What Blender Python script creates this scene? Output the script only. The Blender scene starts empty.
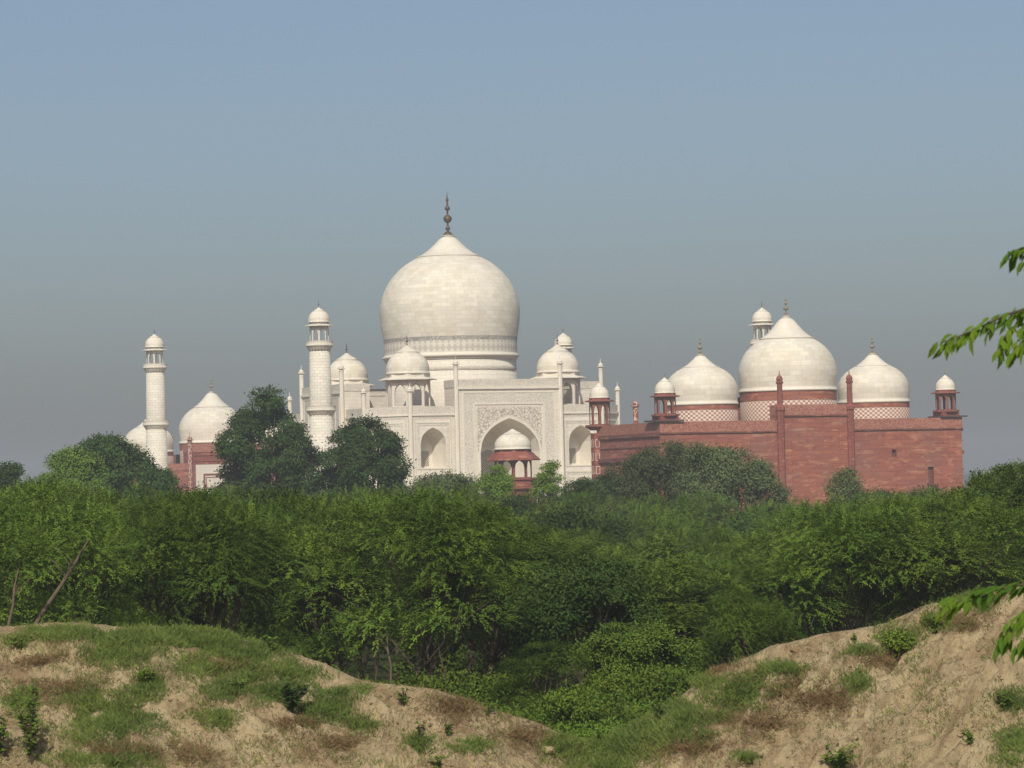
import bpy, math, random, bisect
import numpy as np
from mathutils import Vector, Matrix, noise as mnoise
from mathutils.geometry import tessellate_polygon

rng = np.random.default_rng(7)
random.seed(7)
R = math.radians
sc = bpy.context.scene
COL = sc.collection

# ------------------------------------------------------------------ camera
FPX = 3388.0            # focal length in pixels of a 1024-wide frame
EYE = 16.1
PITCH, ROLL = 1.827, 1.4
cam_d = bpy.data.cameras.new('camera')
cam_d.sensor_width = 36.0
cam_d.lens = FPX / 1024 * 36.0
cam_d.clip_start, cam_d.clip_end = 0.1, 20000
cam_d.dof.use_dof = True
cam_d.dof.focus_distance = 600
cam_d.dof.aperture_fstop = 16.0
cam = bpy.data.objects.new('camera', cam_d)
COL.objects.link(cam)
cam.matrix_world = Matrix.Translation((0, 0, EYE)) @ (Matrix.Rotation(R(90 + PITCH), 4, 'X') @ Matrix.Rotation(R(-ROLL), 4, 'Z'))
sc.camera = cam

# ------------------------------------------------------------------ light, sky, exposure
SUN_EL, SUN_AZ = 42.0, 6.0      # azimuth: degrees to the left of straight behind the camera
sd = Vector((-math.sin(R(SUN_AZ)) * math.cos(R(SUN_EL)), -math.cos(R(SUN_AZ)) * math.cos(R(SUN_EL)), math.sin(R(SUN_EL))))
world = bpy.data.worlds.new('World'); sc.world = world
world.use_nodes = True
wn = world.node_tree; wn.nodes.clear()
sky = wn.nodes.new('ShaderNodeTexSky'); sky.sky_type = 'NISHITA'; sky.sun_disc = False
sky.sun_elevation = R(SUN_EL); sky.sun_rotation = math.atan2(sd.x, sd.y)
sky.altitude = 150; sky.air_density = 0.9; sky.dust_density = 3.0; sky.ozone_density = 2.0
bg = wn.nodes.new('ShaderNodeBackground'); bg.inputs['Strength'].default_value = 0.097
wo = wn.nodes.new('ShaderNodeOutputWorld')
wn.links.new(sky.outputs[0], bg.inputs['Color']); wn.links.new(bg.outputs[0], wo.inputs['Surface'])
sun_d = bpy.data.lights.new('sun', 'SUN'); sun_d.energy = 3.8; sun_d.angle = R(0.6); sun_d.color = (1.0, 0.945, 0.83)
sun = bpy.data.objects.new('sun', sun_d); COL.objects.link(sun)
sun.rotation_euler = (-sd).to_track_quat('-Z', 'Y').to_euler()
sc.view_settings.view_transform = 'Standard'
try: sc.view_settings.look = 'None'
except Exception: pass
sc.view_settings.exposure = 0.0
sc.view_settings.gamma = 1.0
sc.view_settings.use_curve_mapping = False
cy = sc.cycles
cy.max_bounces = 6; cy.diffuse_bounces = 3; cy.glossy_bounces = 2; cy.transmission_bounces = 4
cy.transparent_max_bounces = 6; cy.volume_bounces = 0
cy.caustics_reflective = False; cy.caustics_refractive = False
HAZE = dict(density=0.00036, color=(0.64, 0.668, 0.70), aniso=0.0)

# ------------------------------------------------------------------ materials
def mat(name):
    m = bpy.data.materials.new(name); m.use_nodes = True
    nt = m.node_tree; nt.nodes.clear()
    out = nt.nodes.new('ShaderNodeOutputMaterial')
    p = nt.nodes.new('ShaderNodeBsdfPrincipled')
    nt.links.new(p.outputs[0], out.inputs[0])
    p.inputs['Roughness'].default_value = 0.75
    p.inputs['Specular IOR Level'].default_value = 0.25
    return m, nt, p, out

def N(nt, typ, **kw):
    n = nt.nodes.new(typ)
    for k, v in kw.items():
        if k in n.inputs.keys() if hasattr(n.inputs, 'keys') else False: n.inputs[k].default_value = v
        else: setattr(n, k, v)
    return n

def mixc(nt, fac, a, b, blend='MIX'):
    n = nt.nodes.new('ShaderNodeMix'); n.data_type = 'RGBA'; n.blend_type = blend
    for sock, v in ((n.inputs[0], fac), (n.inputs[6], a), (n.inputs[7], b)):
        if isinstance(v, bpy.types.NodeSocket): nt.links.new(v, sock)
        elif isinstance(v, (int, float)): sock.default_value = v
        else: sock.default_value = (*v, 1) if len(v) == 3 else v
    return n.outputs[2]

def ramp(nt, val, p0, p1, c0=(0, 0, 0), c1=(1, 1, 1)):
    n = nt.nodes.new('ShaderNodeValToRGB')
    n.color_ramp.elements[0].position = p0; n.color_ramp.elements[1].position = p1
    n.color_ramp.elements[0].color = (*c0, 1); n.color_ramp.elements[1].color = (*c1, 1)
    nt.links.new(val, n.inputs[0]); return n.outputs[0]

def noise(nt, vec, scale, detail=4, rough=0.55):
    n = nt.nodes.new('ShaderNodeTexNoise'); n.inputs['Scale'].default_value = scale
    n.inputs['Detail'].default_value = detail; n.inputs['Roughness'].default_value = rough
    if vec is not None: nt.links.new(vec, n.inputs['Vector'])
    return n.outputs['Fac']

def mapping(nt, vec, scale=(1, 1, 1), rot=(0, 0, 0)):
    n = nt.nodes.new('ShaderNodeMapping'); n.inputs['Scale'].default_value = scale; n.inputs['Rotation'].default_value = rot
    nt.links.new(vec, n.inputs['Vector']); return n.outputs[0]

def brick(nt, vec, c1, c2, mortar, bw, rh, ms=0.03, bias=0.0):
    b = nt.nodes.new('ShaderNodeTexBrick')
    b.inputs['Scale'].default_value = 1.0
    b.inputs['Color1'].default_value = (*c1, 1); b.inputs['Color2'].default_value = (*c2, 1); b.inputs['Mortar'].default_value = (*mortar, 1)
    b.inputs['Brick Width'].default_value = bw; b.inputs['Row Height'].default_value = rh
    b.inputs['Mortar Size'].default_value = ms; b.inputs['Bias'].default_value = bias
    nt.links.new(vec, b.inputs['Vector']); return b.outputs['Color']

def uvs(nt): return nt.nodes.new('ShaderNodeTexCoord').outputs['UV']
def objc(nt): return nt.nodes.new('ShaderNodeTexCoord').outputs['Object']

def marble(name, base=(0.72, 0.665, 0.555), bw=2.2, rh=0.8, contrast=0.08, stain=0.35, ms=0.035, mort=0.74):
    m, nt, p, _ = mat(name)
    v = uvs(nt)
    c1 = tuple(x * (1 + contrast * 0.6) for x in base); c2 = tuple(x * (1 - contrast) for x in base)
    b = brick(nt, v, c1, c2, tuple(x * mort for x in base), bw, rh, ms)
    warm = noise(nt, v, 0.30, 6, 0.7)
    b = mixc(nt, ramp(nt, warm, 0.46, 0.72, (0, 0, 0), (stain,) * 3), b, (base[0] * 0.82, base[1] * 0.75, base[2] * 0.64))
    fine = noise(nt, mapping(nt, v, (1.0, 1.7, 1)), 1.1, 6, 0.75)
    b = mixc(nt, ramp(nt, fine, 0.54, 0.74, (0, 0, 0), (0.55, 0.55, 0.55)), b, (base[0] * 0.66, base[1] * 0.61, base[2] * 0.54))
    pale = noise(nt, mapping(nt, v, (0.7, 1.1, 1)), 0.9, 4, 0.6)
    b = mixc(nt, ramp(nt, pale, 0.58, 0.74, (0, 0, 0), (0.6, 0.6, 0.6)), b, tuple(min(.85, x * 1.13) for x in base))
    st = noise(nt, mapping(nt, v, (0.9, 0.06, 1)), 1.0, 4, 0.6)
    b = mixc(nt, ramp(nt, st, 0.56, 0.78, (0, 0, 0), (0.28, 0.28, 0.28)), b, (base[0] * 0.62, base[1] * 0.60, base[2] * 0.58))
    nt.links.new(b, p.inputs['Base Color'])
    return m

def inlay(name, base, ink, scale=(1.4, 1.4, 1), thick=(0.42, 0.5), kind='voronoi'):
    m, nt, p, _ = mat(name)
    v = mapping(nt, uvs(nt), scale)
    if kind == 'voronoi':
        n = nt.nodes.new('ShaderNodeTexVoronoi'); n.feature = 'DISTANCE_TO_EDGE'; n.inputs['Scale'].default_value = 1.0
        nt.links.new(v, n.inputs['Vector'])
        f = ramp(nt, n.outputs['Distance'], thick[0], thick[1], (1, 1, 1), (0, 0, 0))
    elif kind == 'diamond':
        n = nt.nodes.new('ShaderNodeTexChecker'); n.inputs['Scale'].default_value = 1.0
        nt.links.new(mapping(nt, v, (1, 1, 1), (0, 0, R(45))), n.inputs['Vector'])
        f = n.outputs['Fac']
    elif kind == 'checker':
        n = nt.nodes.new('ShaderNodeTexChecker'); n.inputs['Scale'].default_value = 1.0
        nt.links.new(v, n.inputs['Vector']); f = n.outputs['Fac']
    else:
        f = ramp(nt, noise(nt, v, 1.0, 3, 0.6), thick[0], thick[1])
    dirt = noise(nt, uvs(nt), 0.5, 4)
    c = mixc(nt, f, base, ink)
    c = mixc(nt, ramp(nt, dirt, 0.4, 0.8, (0, 0, 0), (0.35, 0.35, 0.35)), c, tuple(x * 0.6 for x in base))
    nt.links.new(c, p.inputs['Base Color'])
    return m

def sandstone(name, a=(0.37, 0.125, 0.078), b=(0.28, 0.088, 0.058), pale=(0.56, 0.34, 0.20), bw=3.0, rh=0.75, palefac=0.7):
    m, nt, p, _ = mat(name)
    v = uvs(nt)
    c = brick(nt, v, a, b, tuple(x * 0.6 for x in b), bw, rh, 0.03)
    s = noise(nt, mapping(nt, v, (0.22, 1.25, 1)), 1.0, 4, 0.6)
    c = mixc(nt, ramp(nt, s, 0.56, 0.70, (0, 0, 0), (palefac,) * 3), c, pale)
    s2 = noise(nt, mapping(nt, v, (0.12, 0.7, 1)), 1.3, 5, 0.6)
    c = mixc(nt, ramp(nt, s2, 0.50, 0.72, (0, 0, 0), (0.55, 0.55, 0.55)), c, tuple(x * 0.62 for x in a))
    d = noise(nt, v, 0.16, 4, 0.6)
    c = mixc(nt, ramp(nt, d, 0.44, 0.66, (0, 0, 0), (0.6, 0.6, 0.6)), c, (0.23, 0.115, 0.088))
    s3 = noise(nt, mapping(nt, v, (0.45, 1.4, 1)), 1.0, 2, 0.5)
    c = mixc(nt, ramp(nt, s3, 0.60, 0.66, (0, 0, 0), (0.55, 0.55, 0.55)), c, (0.50, 0.235, 0.13))
    s4 = noise(nt, mapping(nt, v, (0.5, 1.4, 1)), 1.6, 2, 0.5)
    c = mixc(nt, ramp(nt, s4, 0.62, 0.67, (0, 0, 0), (0.6, 0.6, 0.6)), c, tuple(x * 0.5 for x in a))
    st = noise(nt, mapping(nt, v, (0.8, 0.05, 1)), 1.0, 4, 0.6)
    c = mixc(nt, ramp(nt, st, 0.55, 0.78, (0, 0, 0), (0.4, 0.4, 0.4)), c, tuple(x * 0.5 for x in b))
    nt.links.new(c, p.inputs['Base Color'])
    return m

def plain(name, c, var=0.25, scale=2.0, rough=0.7, metal=0.0):
    m, nt, p, _ = mat(name)
    n = noise(nt, objc(nt), scale, 4)
    nt.links.new(mixc(nt, ramp(nt, n, 0.35, 0.7), c, tuple(x * (1 - var) for x in c)), p.inputs['Base Color'])
    p.inputs['Roughness'].default_value = rough; p.inputs['Metallic'].default_value = metal
    return m

def leafmat(name, a, b, yellow=None, trans=0.16, nscale=0.55):
    m, nt, p, out = mat(name)
    geo = nt.nodes.new('ShaderNodeNewGeometry'); oi = nt.nodes.new('ShaderNodeObjectInfo')
    n = noise(nt, geo.outputs['Position'], nscale, 3, 0.6)
    c = mixc(nt, ramp(nt, n, 0.35, 0.65), a, b)
    hsv = nt.nodes.new('ShaderNodeHueSaturation')
    mr = nt.nodes.new('ShaderNodeMapRange'); mr.inputs['To Min'].default_value = 0.68; mr.inputs['To Max'].default_value = 1.28
    nt.links.new(oi.outputs['Random'], mr.inputs['Value']); nt.links.new(mr.outputs[0], hsv.inputs['Value'])
    mh = nt.nodes.new('ShaderNodeMapRange'); mh.inputs['To Min'].default_value = 0.485; mh.inputs['To Max'].default_value = 0.515
    nt.links.new(geo.outputs['Random Per Island'], mh.inputs['Value']); nt.links.new(mh.outputs[0], hsv.inputs['Hue'])
    if yellow:
        g = ramp(nt, geo.outputs['Random Per Island'], 0.972, 0.980)
        c = mixc(nt, g, c, yellow)
    nt.links.new(c, hsv.inputs['Color'])
    nt.links.new(hsv.outputs[0], p.inputs['Base Color'])
    p.inputs['Roughness'].default_value = 0.65; p.inputs['Specular IOR Level'].default_value = 0.08
    t = nt.nodes.new('ShaderNodeBsdfTranslucent'); nt.links.new(hsv.outputs[0], t.inputs['Color'])
    ms = nt.nodes.new('ShaderNodeMixShader'); ms.inputs[0].default_value = trans
    nt.links.new(p.outputs[0], ms.inputs[1]); nt.links.new(t.outputs[0], ms.inputs[2])
    nt.links.new(ms.outputs[0], out.inputs[0])
    return m

M = {}
M['marble'] = marble('white_marble_blocks', bw=1.9, rh=0.72, contrast=0.06, stain=0.4)
M['marble_dome'] = marble('white_marble_dome_blocks', (0.73, 0.675, 0.56), 1.9, 0.85, 0.12, 0.7, 0.035, 0.80)
M['marble_minaret'] = marble('white_marble_minaret_blocks', (0.70, 0.65, 0.54), 1.25, 0.55, 0.10, 0.3, 0.05, 0.72)
M['marble_plain'] = marble('white_marble_trim', (0.72, 0.665, 0.555), 3.0, 1.6, 0.05, 0.3, 0.01)
M['inscription'] = inlay('inscription_band_inlay', (0.67, 0.62, 0.51), (0.44, 0.405, 0.34), (3.2, 3.2, 1), (0.50, 0.60), 'noise')
M['floral'] = inlay('floral_spandrel_inlay', (0.72, 0.66, 0.54), (0.34, 0.29, 0.23), (1.9, 1.9, 1), (0.05, 0.13))
M['parapet'] = inlay('parapet_inlay', (0.68, 0.625, 0.515), (0.53, 0.48, 0.40), (2.4, 2.0, 1), (0.06, 0.16))
M['band'] = inlay('dome_band_inlay', (0.55, 0.51, 0.44), (0.24, 0.225, 0.20), (2.2, 2.6, 1), (0.08, 0.18))
M['band_diamond'] = inlay('dome_zigzag_inlay', (0.70, 0.65, 0.54), (0.52, 0.47, 0.39), (1.15, 0.85, 1), kind='diamond')
M['jali'] = inlay('lattice_screen', (0.50, 0.46, 0.38), (0.16, 0.14, 0.11), (4, 4, 1), kind='checker')
M['red'] = sandstone('red_sandstone_blocks')
M['red_trim'] = sandstone('red_sandstone_trim', (0.29, 0.085, 0.060), (0.22, 0.064, 0.047), (0.40, 0.20, 0.13), 2.0, 0.6, 0.3)
M['red_dark'] = sandstone('weathered_red_sandstone', (0.19, 0.066, 0.05), (0.15, 0.054, 0.042), (0.30, 0.17, 0.11), 3.0, 0.7, 0.4)
M['red_parapet'] = inlay('sandstone_parapet_relief', (0.31, 0.105, 0.073), (0.41, 0.205, 0.14), (2.0, 1.7, 1), (0.06, 0.14))
M['checker'] = inlay('red_and_white_drum_pattern', (0.62, 0.53, 0.43), (0.30, 0.12, 0.09), (2.3, 2.9, 1), kind='checker')
M['red_inlay'] = inlay('white_inlaid_sandstone', (0.30, 0.095, 0.065), (0.60, 0.50, 0.40), (0.9, 0.9, 1), (0.05, 0.10))
M['bronze'] = plain('bronze_finial', (0.13, 0.085, 0.055), 0.3, 3.0, 0.5, 0.4)
M['stone_finial'] = plain('stone_finial', (0.30, 0.25, 0.18), 0.3, 3.0, 0.6)
M['dark_iron'] = plain('dark_iron', (0.06, 0.05, 0.045), 0.3, 3.0, 0.6)
M['slate'] = plain('dark_weathered_slab', (0.10, 0.065, 0.055), 0.3, 1.0, 0.8)
M['bark'] = plain('grey_brown_bark', (0.085, 0.065, 0.045), 0.4, 4.0, 0.9)
M['bark_pale'] = plain('pale_bark', (0.145, 0.108, 0.072), 0.35, 4.0, 0.9)
M['leaf_feather'] = leafmat('feathery_leaf', (0.145, 0.222, 0.026), (0.072, 0.130, 0.018), (0.16, 0.17, 0.03))
M['leaf_olive'] = leafmat('olive_leaf', (0.150, 0.208, 0.026), (0.078, 0.128, 0.019), (0.20, 0.19, 0.03))
M['leaf_dark'] = leafmat('dark_leaf', (0.054, 0.098, 0.022), (0.030, 0.062, 0.015))
M['leaf_deep'] = leafmat('deep_green_leaf', (0.068, 0.116, 0.020), (0.036, 0.070, 0.014), (0.14, 0.15, 0.03))
M['leaf_gray'] = leafmat('grey_green_leaf', (0.120, 0.150, 0.058), (0.084, 0.112, 0.044))
M['leaf_light'] = leafmat('light_green_leaf', (0.145, 0.235, 0.030), (0.095, 0.165, 0.024), (0.2, 0.22, 0.03))
M['leaf_pale'] = leafmat('pale_olive_leaf', (0.16, 0.19, 0.065), (0.11, 0.14, 0.05))
M['leaf_near'] = leafmat('glossy_near_leaf', (0.18, 0.28, 0.026), (0.085, 0.165, 0.020), None, 0.45, 3.0)
M['grass'] = leafmat('green_grass_blades', (0.185, 0.240, 0.055), (0.115, 0.170, 0.040), (0.24, 0.20, 0.08), 0.3, 0.8)
M['dry'] = leafmat('dry_brush', (0.27, 0.185, 0.09), (0.19, 0.125, 0.062), (0.30, 0.22, 0.12), 0.2, 1.2)

# ------------------------------------------------------------------ mesh helpers
class MB:
    """collects polygons and builds ONE mesh object"""
    def __init__(s): s.v = []; s.f = []; s.uv = []; s.sm = []
    def poly(s, pts, uv=None, smooth=False):
        b = len(s.v)
        s.v.extend([tuple(p) for p in pts]); s.f.append(list(range(b, b + len(pts))))
        if uv is None:
            P = np.array([tuple(p) for p in pts], float)
            n = np.zeros(3)
            for i in range(len(P)):
                a, c = P[i], P[(i + 1) % len(P)]
                n += np.array([(a[1] - c[1]) * (a[2] + c[2]), (a[2] - c[2]) * (a[0] + c[0]), (a[0] - c[0]) * (a[1] + c[1])])
            L = np.linalg.norm(n); n = n / L if L > 1e-12 else np.array([0, 0, 1.0])
            if abs(n[2]) > 0.93: uv = [(p[0], p[1]) for p in P]
            else:
                t = np.array([-n[1], n[0]]); t /= np.linalg.norm(t) + 1e-12
                uv = [(p[0] * t[0] + p[1] * t[1], p[2]) for p in P]
        s.uv.extend(uv); s.sm.append(smooth)
    def box(s, x0, x1, y0, y1, z0, z1):
        c = [(x0, y0, z0), (x1, y0, z0), (x1, y1, z0), (x0, y1, z0), (x0, y0, z1), (x1, y0, z1), (x1, y1, z1), (x0, y1, z1)]
        for q in ((0, 1, 5, 4), (1, 2, 6, 5), (2, 3, 7, 6), (3, 0, 4, 7), (4, 5, 6, 7), (3, 2, 1, 0)): s.poly([c[i] for i in q])
    def lathe(s, prof, n=32, cx=0.0, cy=0.0, smooth=True, rot=0.0, cap0=False, cap1=True):
        Rr = max(r for r, z in prof)
        arc = [0.0]
        for (r0, z0), (r1, z1) in zip(prof, prof[1:]): arc.append(arc[-1] + math.hypot(r1 - r0, z1 - z0))
        ring = [[(cx + r * math.cos(rot + 2 * math.pi * k / n), cy + r * math.sin(rot + 2 * math.pi * k / n), z) for k in range(n)] for r, z in prof]
        for i in range(len(prof) - 1):
            for k in range(n):
                k2 = (k + 1) % n
                u0, u1 = 2 * math.pi * Rr * k / n, 2 * math.pi * Rr * (k + 1) / n
                s.poly([ring[i][k], ring[i][k2], ring[i + 1][k2], ring[i + 1][k]], [(u0, arc[i]), (u1, arc[i]), (u1, arc[i + 1]), (u0, arc[i + 1])], smooth)
        if cap1 and prof[-1][0] > 1e-3: s.poly(ring[-1])
        if cap0 and prof[0][0] > 1e-3: s.poly(ring[0][::-1])
    def tube(s, pts, rad, n=7, smooth=True):
        pts = [Vector(p) for p in pts]; rings = []
        for i, p in enumerate(pts):
            d = (pts[min(i + 1, len(pts) - 1)] - pts[max(i - 1, 0)]).normalized()
            a = d.orthogonal().normalized() if i == 0 else (a - d * a.dot(d)).normalized()
            b = d.cross(a)
            rings.append([p + (a * math.cos(2 * math.pi * k / n) + b * math.sin(2 * math.pi * k / n)) * rad[i] for k in range(n)])
        for i in range(len(pts) - 1):
            for k in range(n):
                k2 = (k + 1) % n
                s.poly([rings[i][k], rings[i][k2], rings[i + 1][k2], rings[i + 1][k]], [(k / n, i), ((k + 1) / n, i), ((k + 1) / n, i + 1), (k / n, i + 1)], smooth)
        s.poly(rings[-1])
    def prism(s, poly2, z0, z1, top=True, bottom=False):
        n = len(poly2)
        for i in range(n):
            a, b = poly2[i], poly2[(i + 1) % n]
            s.poly([(a[0], a[1], z0), (b[0], b[1], z0), (b[0], b[1], z1), (a[0], a[1], z1)])
        if top: s.poly([(p[0], p[1], z1) for p in poly2])
        if bottom: s.poly([(p[0], p[1], z0) for p in poly2[::-1]])
    def build(s, name, m, parent=None, loc=None):
        me = bpy.data.meshes.new(name)
        me.from_pydata(s.v, [], s.f)
        me.polygons.foreach_set('use_smooth', s.sm)
        ul = me.uv_layers.new(name='UVMap')
        ul.data.foreach_set('uv', np.array(s.uv, dtype=np.float32).ravel())
        me.materials.append(m)
        if any(s.sm):   # weld so that smooth shading works
            import bmesh
            bm = bmesh.new(); bm.from_mesh(me); bmesh.ops.remove_doubles(bm, verts=bm.verts, dist=1e-4); bm.to_mesh(me); bm.free()
        me.update()
        o = bpy.data.objects.new(name, me); COL.objects.link(o)
        if parent is not None: o.parent = parent
        if loc is not None: o.location = loc
        return o

def empty(name, loc=(0, 0, 0), rz=0.0, parent=None):
    o = bpy.data.objects.new(name, None); COL.objects.link(o)
    o.location = loc; o.rotation_euler = (0, 0, rz); o.empty_display_size = 0.5
    if parent: o.parent = parent
    return o

def tag(o, label=None, cat=None, group=None, kind=None):
    if label: o['label'] = label
    if cat: o['category'] = cat
    if group: o['group'] = group
    if kind: o['kind'] = kind
    return o

KIDS = {}
def note(o):
    if o.parent: KIDS.setdefault(o.parent.name, []).append(o)
    return o
def kids(o): return [c for c in bpy.data.objects if c.parent == o]
def copy_tree(o, parent=None):
    c = o.copy(); COL.objects.link(c)
    if parent is not None: c.parent = parent
    for k in PROTO_KIDS.get(o.name, []): copy_tree(k, c)
    return c
PROTO_KIDS = {}
def register(o):
    PROTO_KIDS[o.name] = [c for c in COL.objects if c.parent == o]
    for c in PROTO_KIDS[o.name]: register(c)

# pixel helpers used only to survey positions: px, py measured on the photograph
ca, sa = math.cos(R(ROLL)), math.sin(R(ROLL))
HOR = 492.0
def unroll(px, py):
    ox, oy = px - 512, py - 384
    return 512 + ox * ca - oy * sa, 384 + ox * sa + oy * ca
def at(px, py, d):
    x, y = unroll(px, py)
    return Vector(((x - 512) * d / FPX, d, EYE + (HOR - y) * d / FPX))

# ------------------------------------------------------------------ terrain
CX = np.array([-3000, -60, -25, -15, -11.3, -9.3, -6.9, -5.6, -4.6, -3.6, -1.8, 0.2, 1.4, 2.0, 3.2, 4.16, 5.6, 7.2, 8.15, 9.0, 10.8, 11.3, 13, 18, 30, 70, 3000])
CY = np.array([0, 470, 590, 620, 628, 625, 630, 648, 660, 678, 688, 718, 746, 742, 708, 676, 643, 631, 625, 605, 588, 583, 568, 550, 535, 480, 0], float)
CZ = EYE - (CY - (HOR + 0)) * 75.0 / FPX
# the photograph is rolled: lift or lower the surveyed rows accordingly
CZ = CZ - (CX * FPX / 75.0 * sa) * 75.0 / FPX * (np.abs(CX) < 40)
CZ[0] = CZ[-1] = 10.0; CZ[1] = 14.0; CZ[-2] = 15.0

def fbm(x, y, z, H=0.9, lac=2.1, o=5):
    return mnoise.fractal(Vector((x, y, z)), H, lac, o)

def floor_z(y): return np.interp(y, [75, 90, 110, 250, 430, 560, 6000], [9.6, 9.6, 9.0, 4.0, -1.0, -1.5, -1.5])

def height(x, y):
    c = float(np.interp(x, CX, CZ))
    yc = 75.0 + 1.6 * fbm(x * 0.16, 3.1, 0.0, o=3) + 0.6 * math.sin(x * 0.9)
    base = 6.6
    if y >= yc:
        t = min(1.0, (y - yc) / 9.0); t = t * t * (3 - 2 * t)
        fl = float(floor_z(y)) if y > 75 else 9.6
        fl = min(fl, c - 0.3) if y < 110 else fl
        z = c + (fl - c) * t
        z += 0.10 * fbm(x * 0.5, y * 0.5, 5.0)
    else:
        dd = yc - y
        slope = 0.50
        # lumps and rills of the eroded bank
        lump = 0.42 * fbm(x * 0.30 + 9, y * 0.36, 1.7, o=3) + 0.20 * fbm(x * 0.9, y * 0.85, 8.0, o=4)
        wr = 0.5 * fbm(x * 0.35, y * 0.35, 3.0, o=3)
        if x > 2.0: u = x + 1.07 * dd; w = x * .6 - dd * .6; k_ = min(1, (x - 2.0) / 1.5)
        else: u = x - 1.35 * dd; w = x * .6 + dd * .5; k_ = min(1, (2.0 - x) / 1.5) * (0.45 + 0.4 * float(np.interp(x, [-8, -4], [0, 1])))
        r = abs(fbm(u * 0.55 + wr, w * 0.10, 2.0, o=3)); r2 = abs(fbm(u * 1.7 + wr * 2, w * 0.25, 6.0, o=3))
        lump = lump * (1 - .35 * k_) + k_ * (0.95 * (r - .3) + 0.50 * (r2 - .3))
        z = c - slope * dd + lump * min(1.0, dd / 1.0)
        z += 0.21 * (mnoise.ridged_multi_fractal(Vector((x * 0.9, y * 0.9, 4.0)), 0.9, 2.2, 5, 1.0, 2.0) - 1.2) * min(1.0, dd) * .6 + 0.06 * fbm(x * 3.0, y * 3.0, 4.0, o=3)
        if dd > 7:
            z = max(z, base) if z > base else base
        near = np.interp(y, [-40, 6, 45, 60], [14.6, 14.4, 7.2, base])
        if y < 61: z = max(base, min(z, 99)) if y > 58 else z
        k = np.interp(y, [54, 60], [0, 1])
        z = near * (1 - k) + max(z, base) * k + 0.03 * fbm(x, y, 0.5)
    return z

# sampled height for placing plants
GRID = {}
def ground(x, y):
    xs, ys, Z = GRID['x'], GRID['y'], GRID['z']
    i = min(max(bisect.bisect_right(xs, x) - 1, 0), len(xs) - 2); j = min(max(bisect.bisect_right(ys, y) - 1, 0), len(ys) - 2)
    a = min(max((x - xs[i]) / (xs[i + 1] - xs[i]), 0), 1); b = min(max((y - ys[j]) / (ys[j + 1] - ys[j]), 0), 1)
    z0, z1 = Z[j], Z[j + 1]
    return (z0[i] * (1 - a) + z0[i + 1] * a) * (1 - b) + (z1[i] * (1 - a) + z1[i + 1] * a) * b

def hit(px, py, d0=61.0, d1=98.0):
    """first point where the sight line through a pixel meets the ground"""
    d = d0
    while d < d1:
        p = at(px, py, d)
        if p.z <= ground(p.x, p.y): return p
        d += 0.08
    return None

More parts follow.
